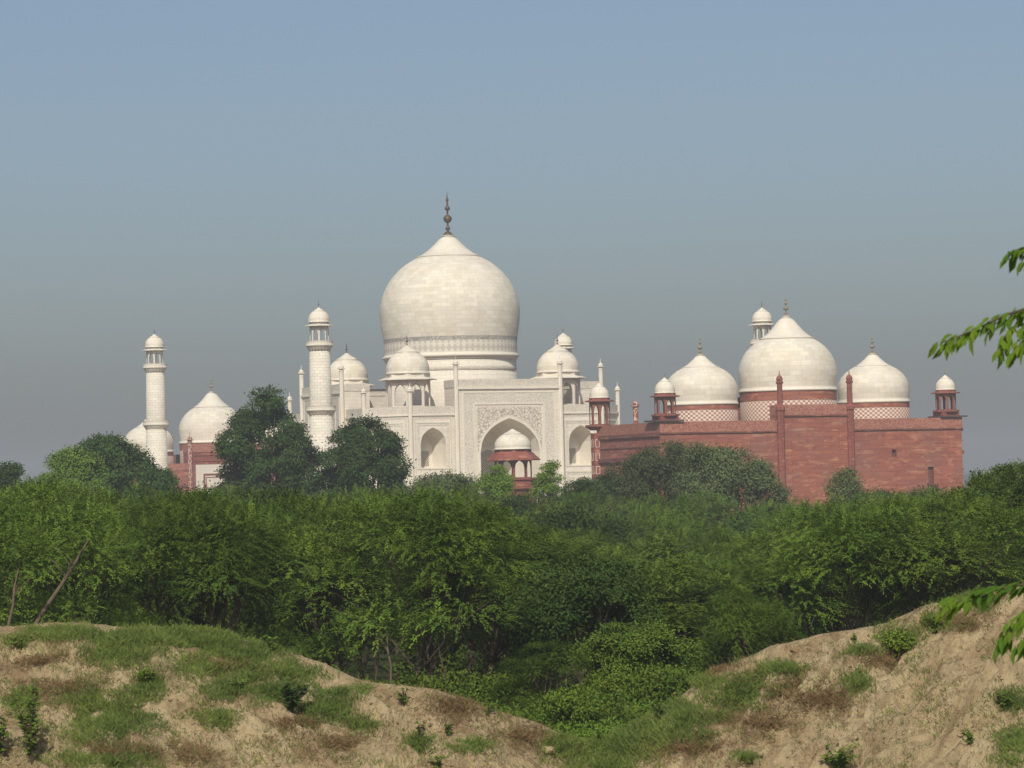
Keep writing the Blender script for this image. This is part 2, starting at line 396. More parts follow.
def make_ground():
    xs = np.concatenate([-np.geomspace(4000, 17, 34), np.arange(-16.5, 16.5, 0.085), np.geomspace(17, 4000, 34)])
    ys = np.concatenate([np.linspace(-60, 58, 40), np.arange(59, 66, 0.25), np.arange(66, 79, 0.075), np.arange(79, 112, 0.8), np.geomspace(113, 5500, 60)])
    nx, ny = len(xs), len(ys)
    V = np.zeros((ny, nx, 3))
    for j, y in enumerate(ys):
        for i, x in enumerate(xs):
            V[j, i] = (x, y, height(x, y))
    GRID['x'] = xs.tolist(); GRID['y'] = ys.tolist(); GRID['z'] = V[:, :, 2].tolist()
    idx = np.arange(nx * ny).reshape(ny, nx)
    F = np.stack([idx[:-1, :-1], idx[:-1, 1:], idx[1:, 1:], idx[1:, :-1]], -1).reshape(-1, 4)
    me = bpy.data.meshes.new('ground')
    me.from_pydata(V.reshape(-1, 3).tolist(), [], F.tolist())
    me.polygons.foreach_set('use_smooth', [True] * len(F))
    m, nt, p, out = mat('sandy_bank_soil')
    geo = nt.nodes.new('ShaderNodeNewGeometry'); P = geo.outputs['Position']
    n1 = noise(nt, P, 0.55, 5, 0.6); n2 = noise(nt, P, 2.6, 5, 0.65); n3 = noise(nt, P, 14.0, 4, 0.7)
    c = mixc(nt, ramp(nt, n1, 0.40, 0.62), (0.55, 0.435, 0.255), (0.46, 0.355, 0.20))
    c = mixc(nt, ramp(nt, n2, 0.52, 0.68, (0, 0, 0), (0.75, 0.75, 0.75)), c, (0.235, 0.16, 0.088))
    c = mixc(nt, ramp(nt, n3, 0.55, 0.75, (0, 0, 0), (0.55, 0.55, 0.55)), c, (0.19, 0.13, 0.078))
    sp_ = nt.nodes.new('ShaderNodeSeparateXYZ'); nt.links.new(P, sp_.inputs[0])
    def mth(op, a, b):
        n = nt.nodes.new('ShaderNodeMath'); n.operation = op
        for so, vv in zip(n.inputs, (a, b)):
            if isinstance(vv, bpy.types.NodeSocket): nt.links.new(vv, so)
            else: so.default_value = vv
        return n.outputs[0]
    side = mth('GREATER_THAN', sp_.outputs['X'], 2.0)
    sg = mth('ADD', mth('MULTIPLY', side, -2.4), 1.3)     # rills run down to the left on the right bank, to the right on the left bank
    uu = mth('ADD', sp_.outputs['X'], mth('MULTIPLY', sp_.outputs['Y'], sg))
    cmb = nt.nodes.new('ShaderNodeCombineXYZ'); nt.links.new(mth('MULTIPLY', uu, 0.75), cmb.inputs[0]); nt.links.new(mth('MULTIPLY', sp_.outputs['Y'], 0.30), cmb.inputs[1])
    ns = noise(nt, cmb.outputs[0], 1.3, 6, 0.7)
    c = mixc(nt, ramp(nt, ns, 0.47, 0.62, (0, 0, 0), (0.72, 0.72, 0.72)), c, (0.26, 0.17, 0.092))
    c = mixc(nt, ramp(nt, noise(nt, cmb.outputs[0], 2.7, 5, 0.7), 0.56, 0.72, (0, 0, 0), (0.6, 0.6, 0.6)), c, (0.42, 0.335, 0.195))
    n4 = noise(nt, P, 0.9, 6, 0.75)
    c = mixc(nt, ramp(nt, n4, 0.58, 0.68, (0, 0, 0), (0.6, 0.6, 0.6)), c, (0.16, 0.115, 0.05))
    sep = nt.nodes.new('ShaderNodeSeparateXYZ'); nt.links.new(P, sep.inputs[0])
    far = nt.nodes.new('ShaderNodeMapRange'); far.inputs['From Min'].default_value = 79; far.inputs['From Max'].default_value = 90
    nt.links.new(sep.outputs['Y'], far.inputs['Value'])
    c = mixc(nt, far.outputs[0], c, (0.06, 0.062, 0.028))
    nt.links.new(c, p.inputs['Base Color']); p.inputs['Roughness'].default_value = 0.95; p.inputs['Specular IOR Level'].default_value = 0.097
    bp = nt.nodes.new('ShaderNodeBump'); bp.inputs['Strength'].default_value = 1.0; bp.inputs['Distance'].default_value = 0.22
    nb = noise(nt, P, 5.0, 7, 0.7)
    nt.links.new(nb, bp.inputs['Height']); nt.links.new(bp.outputs[0], p.inputs['Normal'])
    me.materials.append(m)
    o = bpy.data.objects.new('ground', me); COL.objects.link(o)
    tag(o, kind='structure')
    return o
make_ground()

# ------------------------------------------------------------------ architecture
TH = R(24.2)
CENTRE = Vector((-12.5, 700.0, 0.0))
def place(u, v):   # complex-local: u right along the facade, v out towards the camera
    return Vector((CENTRE.x + u * math.cos(TH) + v * math.sin(TH), CENTRE.y + u * math.sin(TH) - v * math.cos(TH), 0))

def arch_pts(cx, w, zs, za, n=9, inset=0.0):
    """left spring point, over the apex, to the right spring point"""
    a = w / 2; pts = []
    for i in range(2 * n + 1):
        t = -1 + i / n
        h = 0.5 * math.sqrt(max(0, 1 - abs(t))) + 0.5 * math.sqrt(max(0, 1 - t * t))
        pts.append((cx + a * t, zs + (za - zs) * h))
    return pts

def arch_loop(cx, w, zb, zs, za, n=9):
    return [(cx - w / 2, zb)] + arch_pts(cx, w, zs, za, n) + [(cx + w / 2, zb)]

class Face:
    """a vertical wall plane: origin (x,y), unit tangent, outward normal"""
    def __init__(s, ox, oy, tx, ty): s.o = np.array([ox, oy]); s.t = np.array([tx, ty]); s.n = np.array([ty, -tx])
    def p(s, u, z, d=0.0):
        q = s.o + s.t * u + s.n * d
        return (q[0], q[1], z)

def wall_with_holes(mb, F, outer, holes, d=0.0):
    loops = [[Vector((u, z, 0)) for u, z in outer]] + [[Vector((u, z, 0)) for u, z in h] for h in holes]
    flat = [q for l in loops for q in l]
    for tri in tessellate_polygon(loops):
        a, b, c = [flat[i] for i in tri]
        if (b - a).cross(c - a).z < 0: b, c = c, b
        mb.poly([F.p(q.x, q.y, d) for q in (a, b, c)])

def niche(mb, F, cx, w, zb, zs, za, depth, k=0.55, kz=0.45, d=0.0):
    """recess with a splayed half-octagon plan and a pointed half-vault"""
    f = arch_loop(cx, w, zb, zs, za)
    def sect(t):   # t 0..1 towards the back
        sx = 1 - (1 - k) * t ** 1.6; sz = 1 - (1 - kz) * t ** 2.0
        return [(cx + (u - cx) * sx, z if z <= zs else zs + (z - zs) * sz) for u, z in f]
    S = [sect(t) for t in (0, 0.3, 0.6, 0.85, 1.0)]; D = [d - depth * t for t in (0, 0.3, 0.6, 0.85, 1.0)]
    for j in range(4):
        for i in range(len(f) - 1):
            mb.poly([F.p(*S[j][i], D[j]), F.p(*S[j + 1][i], D[j + 1]), F.p(*S[j + 1][i + 1], D[j + 1]), F.p(*S[j][i + 1], D[j])])
        mb.poly([F.p(*S[j][0], D[j]), F.p(*S[j][-1], D[j]), F.p(*S[j + 1][-1], D[j + 1]), F.p(*S[j + 1][0], D[j + 1])])
    b = S[-1]
    wall_with_holes(mb, F, b, [], D[-1])
    return k * w, D[-1]

def frame(mb, F, u0, u1, z0, z1, w, d0, d1, bottom=False):
    def bx(a, b, c, e):
        P = [F.p(a, c, d0), F.p(b, c, d0), F.p(b, c, d1), F.p(a, c, d1), F.p(a, e, d0), F.p(b, e, d0), F.p(b, e, d1), F.p(a, e, d1)]
        for q in ((3, 2, 6, 7), (0, 3, 7, 4), (2, 1, 5, 6), (7, 6, 5, 4), (0, 1, 2, 3)): mb.poly([P[i] for i in q])
    bx(u0, u0 + w, z0, z1); bx(u1 - w, u1, z0, z1)
    bx(u0 + w, u1 - w, z1 - w, z1)
    if bottom: bx(u0 + w, u1 - w, z0, z0 + w)

def slab(mb, F, u0, u1, z0, z1, d0, d1):
    P = [F.p(u0, z0, d0), F.p(u1, z0, d0), F.p(u1, z0, d1), F.p(u0, z0, d1), F.p(u0, z1, d0), F.p(u1, z1, d0), F.p(u1, z1, d1), F.p(u0, z1, d1)]
    for q in ((3, 2, 6, 7), (0, 3, 7, 4), (2, 1, 5, 6), (7, 6, 5, 4), (0, 1, 2, 3)): mb.poly([P[i] for i in q])

def finial(parent, cx, cy, z0, h, m, name='finial', w=1.0):
    prof = [(0.10, 0), (0.105, .025), (0.07, .06), (0.035, .10)]
    for tc, rb in ((.165, .05), (.375, .088), (.61, .055), (.80, .032)):
        for k in range(7):
            a = math.pi * (k / 6) ; prof.append((max(.018, rb * math.sin(a)), tc - rb * 1.05 * math.cos(a)))
        prof.append((.02 if tc < .7 else .014, tc + rb * 1.05 + .02))
    prof += [(0.008, .90), (0.003, 1.0)]
    mb = MB(); mb.lathe([(r * h * w, z0 + t * h) for r, t in prof], 12, cx, cy)
    return mb.build(name, m, parent)

def pinnacle(parent, cx, cy, z0, z1, r, m, name='pinnacle', bud=True, n=8):
    mb = MB()
    zt = z1 - 2.2 * r
    mb.lathe([(r, z0), (r, zt - 1.2 * r), (r * 1.15, zt - 1.1 * r), (r * 1.15, zt - .8 * r), (r, zt - .7 * r), (r, zt - .2 * r), (r * 1.7, zt), (r * 1.7, zt + .25 * r), (r * 1.05, zt + .4 * r), (r * 1.2, zt + .9 * r), (r * .7, zt + 1.5 * r), (r * .2, zt + 1.9 * r), (r * .12, z1 + 1.2 * r), (0.0, z1 + 1.6 * r)], n, cx, cy, smooth=False, rot=math.pi / 8)
    return mb.build(name, m, parent)

def chhatri(parent, cx, cy, z0, ze, rc, reave, rdome, zdome, ztop, m_col, m_eave, m_dome, m_fin, n=8, base_r=None, open_w=0.62, hf=1.4, es=0.32, mbase=None, name='kiosk', rot0=math.pi / 8, ring=None):
    """domed kiosk: arcade of n arched openings, sloping eave, dome and finial as sub-parts of one kiosk part"""
    mb = MB()
    th = rc * 0.05
    for k in range(n):
        a0, a1 = rot0 + 2 * math.pi * k / n, rot0 + 2 * math.pi * (k + 1) / n
        p0 = np.array([cx + rc * math.cos(a0), cy + rc * math.sin(a0)]); p1 = np.array([cx + rc * math.cos(a1), cy + rc * math.sin(a1)])
        t = p1 - p0; L = np.linalg.norm(t); t /= L
        Fo = Face(p0[0], p0[1], t[0], t[1])
        H = ze - z0; w = L * open_w
        lo = arch_loop(L / 2, w, z0 + 0.03 * H, z0 + 0.5 * H, z0 + 0.83 * H, 6)
        outer = [(0, z0), (L, z0), (L, ze), (0, ze)]
        wall_with_holes(mb, Fo, outer, [lo])
        # inner skin and reveal of the opening
        s = (rc - th) / rc
        Fi = Face(cx + (p0[0] - cx) * s, cy + (p0[1] - cy) * s, t[0], t[1]); Li = L * s
        off = (L - Li) / 2
        lo2 = [(min(max(u - off, 0.01), Li - 0.01), z) for u, z in lo]
        loops_o = [(0, z0), (Li, z0), (Li, ze), (0, ze)]
        wall_with_holes(mb, Fi, loops_o, [lo2])
        for i in range(len(lo)):
            j = (i + 1) % len(lo)
            mb.poly([Fo.p(*lo[i]), Fo.p(*lo[j]), Fi.p(*lo2[j]), Fi.p(*lo2[i])])
    # floor and ceiling
    circ = [(cx + rc * math.cos(rot0 + 2 * math.pi * k / n), cy + rc * math.sin(rot0 + 2 * math.pi * k / n)) for k in range(n)]
    mb.poly([(x, y, z0 + 0.02) for x, y in circ]); mb.poly([(x, y, ze - 0.05) for x, y in circ][::-1])
    o = mb.build(name, m_col, parent)
    if base_r:
        b = MB(); b.lathe([(rc * 0.95, z0 - 0.9), (base_r * 0.92, z0 - 0.45), (base_r, z0 - 0.3), (base_r, z0 - 0.03), (rc * 0.9, z0 - 0.01)], n, cx, cy, False, rot0)
        b.build('base_slab', mbase or m_eave, o)
    e = MB(); hgt = (reave - rc) * es
    e.lathe([(rc * 0.97, ze - 0.1), (reave, ze - hgt * 0.55), (reave, ze - hgt * 0.55 + 0.14), (rc * 1.03, ze + hgt * 0.75)], n, cx, cy, False, rot0)
    e.build('eave', m_eave, o)
    zb = ze + hgt * 0.75
    hd = zdome - zb
    d = MB()
    d.lathe([(rc * 1.0, zb - 0.3), (rc * 1.0, zb + hd * .10)], n, cx, cy, False, rot0)
    (d.build('drum', ring or m_col, o))
    d = MB()
    z1 = zb + hd * .10; hh = zdome - z1
    prof = [(rdome * q, z1 + t * hh) for q, t in ((1.0, 0), (1.06, .015), (1.06, .035), (.985, .05), (1.0, .12), (1.0, .22), (.97, .34), (.90, .46), (.80, .57), (.67, .67), (.54, .755), (.56, .765), (.50, .78), (.34, .85), (.19, .92), (.10, .97), (.07, 1.0))]
    d.lathe(prof, 28, cx, cy)
    d.build('dome', m_dome, o)
    finial(o, cx, cy, zdome - 0.05, ztop - zdome, m_fin, w=hf * 0.9)
    return o

def dome_profile(rb, rmax, zb, zmax, rcap, zcap, n=14):
    """bulb from its foot (rb, zb) over the widest ring to the foot of the lotus cap"""
    pts = []
    for i in range(6):
        t = i / 5; pts.append((rb + (rmax - rb) * math.sin(t * math.pi / 2), zb + (zmax - zb) * t))
    tc = math.acos(rcap / rmax) if rcap < rmax else 0
    for i in range(1, n + 1):
        a = tc * i / n
        pts.append((rmax * math.cos(a) , zmax + (zcap - zmax) * math.sin(a) / math.sin(tc)))
    return pts

def lotus_cap(parent, cx, cy, r, zc, zt, rt, m):
    mb = MB(); h = zt - zc
    prof = [(r * 0.98, zc - 0.12), (r * 1.07, zc), (r * 1.07, zc + .05 * h), (r * .97, zc + .07 * h), (r * .82, zc + .19 * h), (r * .64, zc + .38 * h), (r * .46, zc + .61 * h), (r * .31, zc + .82 * h), (rt * 1.05, zc + .96 * h), (rt * 1.3, zc + .975 * h), (rt * 1.3, zc + h)]
    mb.lathe(prof, 48, cx, cy)
    o = mb.build('lotus_cap', m, parent)
    return o

# ---------- the marble mausoleum
PZ = 6.7
def mausoleum():
    root = empty('domed_mausoleum', CENTRE, TH)
    tag(root, 'great white marble mausoleum with huge bulbous dome and tall central pointed arch', 'mausoleum')
    Hs, cut, pw, proj = 27.9, 7.0, 11.35, 0.9
    inner = Hs - cut                       # 20.9
    ZB, ZP = 33.4, 38.6
    para = MB(); trim = MB(); brd = []
    spand = []
    nich = []; iw = []; latt = []
    for q in range(4):
        ang = q * math.pi / 2
        def rot(x, y): return (x * math.cos(ang) - y * math.sin(ang), x * math.sin(ang) + y * math.cos(ang))
        t = rot(1, 0); pish = MB(); insc = MB()
        # bay walls: two per side
        for s in (-1, 1):
            o = rot((-inner if s < 0 else pw), -Hs)
            F = Face(o[0], o[1], t[0], t[1]); W = inner - pw
            body = MB(); bay(F, W, ZB, body, para, trim, nich, latt, brd); body.build('bay_wall', M['marble'], root)
        # chamfer to the left of this side
        a = rot(-Hs, -inner); b = rot(-inner, -Hs)
        dx, dy = b[0] - a[0], b[1] - a[1]; L = math.hypot(dx, dy)
        F = Face(a[0], a[1], dx / L, dy / L)
        body = MB(); bay(F, L, ZB, body, para, trim, nich, latt, brd); body.build('corner_wall', M['marble'], root)
        # portal
        o = rot(-pw, -Hs - proj); F = Face(o[0], o[1], t[0], t[1]); W = 2 * pw; c = pw
        hole = arch_loop(c, 12.9, PZ + 0.4, 24.2, 30.8, 14)
        wall_with_holes(pish, F, [(0, PZ), (W, PZ), (W, ZP - 1.5), (0, ZP - 1.5)], [hole])
        for uu in (0, W):
            P = [F.p(uu, PZ, 0), F.p(uu, PZ, -6), F.p(uu, ZP - 1.5, -6), F.p(uu, ZP - 1.5, 0)]
            pish.poly(P if uu == 0 else P[::-1])
        pish.poly([F.p(0, ZP - 1.4, 0), F.p(W, ZP - 1.4, 0), F.p(W, ZP - 1.4, -6), F.p(0, ZP - 1.4, -6)])
        pish.poly([F.p(0, ZP - 1.5, -6), F.p(W, ZP - 1.5, -6), F.p(W, ZB - 3, -6), F.p(0, ZB - 3, -6)][::-1])
        slab(para, F, -0.1, W + 0.1, ZP - 1.5, ZP, -0.5, 0.12)
        for uu in (-0.1, W - 0.4): slab(para, F, uu, uu + 0.5, ZP - 1.5, ZP - 0.003, -6, -0.5)
        slab(para, F, 0.4, W - 0.4, ZP - 1.5, ZP - 0.003, -6.05, -5.6)
        slab(trim, F, -0.15, W + 0.15, ZP - 1.95, ZP - 1.5, -0.3, 0.35)
        # inscription band round the portal
        frame(insc, F, 1.55, W - 1.55, PZ + 1, 35.9, 2.0, 0, 0.05)
        frame(trim, F, 1.35, W - 1.35, PZ + 1, 36.1, 0.2, 0, 0.12)
        frame(trim, F, 3.55, W - 3.55, PZ + 1, 33.9, 0.35, 0, 0.14)
        frame(trim, F, 0.1, W - 0.1, PZ + 0.5, 36.55, 0.16, 0, 0.10)
        # spandrel with floral inlay between the arch and its frame
        sp = MB()
        ar = arch_pts(c, 12.9 + 0.9, 24.2, 31.4, 14)
        outer = [(c + 7.0, 24.2), (c + 7.0, 33.0), (c - 7.0, 33.0), (c - 7.0, 24.2)] + ar
        wall_with_holes(sp, F, outer, [], 0.05)
        spand.append(sp)
        # moulding along the arch
        a1 = arch_pts(c, 12.9, 24.2, 30.8, 14); a2 = arch_pts(c, 13.8, 24.2, 31.4, 14)
        a1 = [(a1[0][0], PZ + .4)] + a1 + [(a1[-1][0], PZ + .4)]; a2 = [(a2[0][0], PZ + .4)] + a2 + [(a2[-1][0], PZ + .4)]
        for i in range(len(a1) - 1):
            trim.poly([F.p(*a1[i], 0.11), F.p(*a1[i + 1], 0.11), F.p(*a2[i + 1], 0.11), F.p(*a2[i], 0.11)][::-1])
            trim.poly([F.p(*a2[i], 0.11), F.p(*a2[i + 1], 0.11), F.p(*a2[i + 1], 0.0), F.p(*a2[i], 0.0)][::-1])
            trim.poly([F.p(*a1[i], 0.11), F.p(*a1[i + 1], 0.11), F.p(*a1[i + 1], 0.0), F.p(*a1[i], 0.0)])
        nm = MB(); bw, bd = niche(nm, F, c, 12.9, PZ + 0.4, 24.2, 30.8, 11.0, 0.5, 0.72)
        # smaller arched doorway and window set in the back of the portal
        for (zb, zs, za, ww) in ((8.0, 14.0, 16.6, 4.4), (18.6, 22.6, 24.8, 4.4)):
            lp = arch_loop(c, ww, zb, zs, za)
            lm = MB(); wall_with_holes(lm, F, lp, [], bd + 0.06); latt.append(lm)
            frame(nm, F, c - ww / 2 - 0.45, c + ww / 2 + 0.45, zb - .2, za + 0.6, 0.3, bd, bd + 0.16)
        po = pish.build('portal', M['marble'], root)
        insc.build('inscription_band', M['inscription'], po)
        sp.build('spandrel', M['floral'], po)
        nm.build('portal_recess', M['marble_plain'], po)
    # roof
    oct_ = [(-inner, -Hs), (inner, -Hs), (Hs, -inner), (Hs, inner), (inner, Hs), (-inner, Hs), (-Hs, inner), (-Hs, -inner)]
    rf = MB(); rf.poly([(x * .985, y * .985, ZB - 1.1) for x, y in oct_])
    rf.build('roof', M['red_trim'], root)
    para.build('parapet', M['parapet'], root)
    trim.build('moulding', M['marble_plain'], root)
    for b_ in brd: b_.build('inlaid_border', M['inscription'], root)
    for nm in nich: nm.build('arched_niche', M['marble_plain'], root)
    for lm in latt: lm.build('lattice_window', M['jali'], root)
    # pinnacles
    for q in range(4):
        ang = q * math.pi / 2
        def rot(x, y): return (x * math.cos(ang) - y * math.sin(ang), x * math.sin(ang) + y * math.cos(ang))
        for s in (-1, 1):
            x, y = rot(s * pw, -Hs - proj); pinnacle(root, x, y, PZ, 42.6, 0.46, M['marble_plain'])
            x, y = rot(s * inner, -Hs); pinnacle(root, x, y, PZ, 37.4, 0.46, M['marble_plain'])
    # drum, great dome
    d = MB(); d.lathe([(13.5, ZB - 1.2), (13.5, 43.4)], 72); d.build('drum', M['marble'], root)
    d = MB(); d.lathe([(13.55, 43.4), (13.75, 43.5), (13.75, 43.9), (14.15, 44.0), (14.15, 44.5), (13.8, 44.55), (13.8, 44.9)], 72, cap1=False); d.build('cornice_ring', M['marble_plain'], root)
    d = MB(); d.lathe([(13.72, 44.9), (13.78, 47.3)], 72, cap1=False); d.build('zigzag_band', M['band_diamond'], root)
    d = MB(); d.lathe([(13.78, 47.3), (13.86, 48.1)], 72, cap1=False); d.build('inlay_band', M['band'], root)
    d = MB(); d.lathe([(13.50, 41.1), (13.58, 41.15), (13.58, 41.9), (13.5, 42.0)], 72, cap1=False); d.build('frieze', M['parapet'], root)
    prof = dome_profile(13.86, 14.5, 48.1, 53.4, 6.1, 65.1, 20)
    dm = MB(); dm.lathe(prof, 96); dome = dm.build('dome', M['marble_dome'], root)
    lotus_cap(dome, 0, 0, 6.15, 65.0, 69.5, 1.1, M['marble_plain'])
    finial(dome, 0, 0, 69.45, 9.3, M['bronze'], w=1.1)
    # roof kiosks
    for sx in (-1, 1):
        for sy in (-1, 1):
            chhatri(root, sx * 16.6, sy * 16.6, ZB + 0.2, 39.2, 4.5, 5.85, 4.35, 46.0, 48.3, M['marble_plain'], M['marble_plain'], M['marble_dome'], M['bronze'], open_w=0.72, base_r=5.5, mbase=M['red_trim'])
    return root

def bay(F, W, ZB, body, para, trim, nich, latt, brd):
    c = W / 2; w = 5.5
    holes = [(c, w, 21.3, 26.0, 29.2), (c, w, PZ + 1.0, 15.6, 18.9)]
    wall_with_holes(body, F, [(0, PZ), (W, PZ), (W, ZB - 1.5), (0, ZB - 1.5)], [arch_loop(*h) for h in holes])
    for h in holes:
        nm = MB(); bw, bd = niche(nm, F, *h, 4.4, 0.55, 0.60); nich.append(nm)
        lm = MB(); z0 = h[2] + 0.35; hh = 3.0
        for du, ww in ((0, 1.5),):
            wall_with_holes(lm, F, [(c - ww / 2 + du, z0), (c + ww / 2 + du, z0), (c + ww / 2 + du, z0 + hh), (c - ww / 2 + du, z0 + hh)], [], bd + 0.05)
        latt.append(lm)
        b_ = MB(); brd.append(b_); frame(b_, F, c - w / 2 - 0.66, c + w / 2 + 0.66, h[2] - 0.06, h[4] + 0.86, 0.45, 0, 0.04)
        frame(trim, F, c - w / 2 - 0.9, c + w / 2 + 0.9, h[2] - 0.3, h[4] + 1.1, 0.22, 0, 0.12, True)
    frame(trim, F, 0.6, W - 0.6, PZ + 0.5, ZB - 2.0, 0.2, 0, 0.09)
    b_ = MB(); brd.append(b_); frame(b_, F, 0.8, W - 0.8, PZ + 0.5, ZB - 2.2, 0.3, 0, 0.035)
    slab(trim, F, 0.4, W - 0.4, 19.95, 20.2, 0, 0.15)
    slab(para, F, 0, W, ZB - 1.5, ZB, -0.5, 0.12)
    slab(trim, F, 0, W, ZB - 1.85, ZB - 1.5, -0.3, 0.32)
mausoleum()

# ---------- minarets
def minaret():
    root = empty('marble_minaret', (0, 0, 0), TH)
    m = M['marble_minaret']
    mb = MB(); mb.lathe([(2.75, PZ), (2.75, 8.0), (2.5, 8.3), (2.45, 19.0)], 32); mb.build('lower_shaft', m, root)
    mb = MB(); mb.lathe([(2.42, 19.6), (2.18, 31.4)], 32); mb.build('middle_shaft', m, root)
    mb = MB(); mb.lathe([(2.15, 32.6), (1.92, 43.4)], 32); mb.build('upper_shaft', m, root)
    for zc, r in ((19.4, 2.40), (32.2, 2.16), (44.4, 1.92)):
        mb = MB()
        top = zc + 0.95
        mb.lathe([(r, zc - 0.75), (r + 0.15, zc - 0.6), (r + .62, zc + .02), (r + .72, zc + .05), (r + .72, zc + .25), (r + .64, zc + .3), (r + .64, top - .1), (r + .70, top - .08), (r + .70, top), (r + .55, top), (r + .55, zc + .3), (r * .5, zc + .3)], 32, smooth=False, cap1=True)
        b = mb.build('balcony', M['marble_plain'], root)
        for k in range(16):   # brackets below the balcony, one part each ring
            pass
        bk = MB()
        for k in range(20):
            a = 2 * math.pi * k / 20; ca_, sa_ = math.cos(a), math.sin(a)
            def P(rr, tt, z): return (rr * ca_ - tt * sa_, rr * sa_ + tt * ca_, z)
            w = .13
            for tt in (-w, w):
                bk.poly([P(r, tt, zc - .95), P(r + .60, tt, zc - .02), P(r, tt, zc - .02)])
            bk.poly([P(r, -w, zc - .95), P(r, w, zc - .95), P(r + .60, w, zc - .02), P(r + .60, -w, zc - .02)])
        bk.build('bracket_ring', M['marble_plain'], b)
    chhatri(root, 0, 0, 44.75, 48.3, 1.80, 2.75, 2.05, 51.7, 53.3, M['marble_plain'], M['marble_plain'], M['marble_dome'], M['bronze'], open_w=0.74, hf=1.0)
    return root
proto = minaret(); register(proto)
labels = {(-1, 1): 'marble minaret close to the left of the mausoleum, rising between two dark trees',
          (-1, -1): 'marble minaret farthest left in the view, beside the distant sandstone building',
          (1, 1): 'marble minaret showing only its top kiosk behind the biggest sandstone hall dome',
          (1, -1): 'marble minaret whose small cap peeps up behind a roof kiosk of the mausoleum'}
for i, ((su, sv), lb) in enumerate(labels.items()):
    o = proto if i == 0 else copy_tree(proto)
    o.location = place(su * 48.0 + sv * .46 + (.9 if (su, sv) == (1, -1) else -1.0 if (su, sv) == (1, 1) else 0), sv * 48.0 - su * .46)
    tag(o, lb, 'minaret', 'marble minarets round the mausoleum')

# plinth and river terrace under the buildings
mb = MB(); mb.box(-50.5, 50.5, -50.5, 50.5, 0.0, PZ); o = mb.build('marble_plinth', M['marble'], None, CENTRE); o.rotation_euler = (0, 0, TH)
tag(o, 'broad white marble platform under the mausoleum and its four minarets', 'plinth')
mb = MB(); mb.box(-60, 60, -178, 178, -9.0, -0.02); o = mb.build('terrace', M['red_dark'], None, CENTRE); o.rotation_euler = (0, 0, TH)
tag(o, kind='structure')

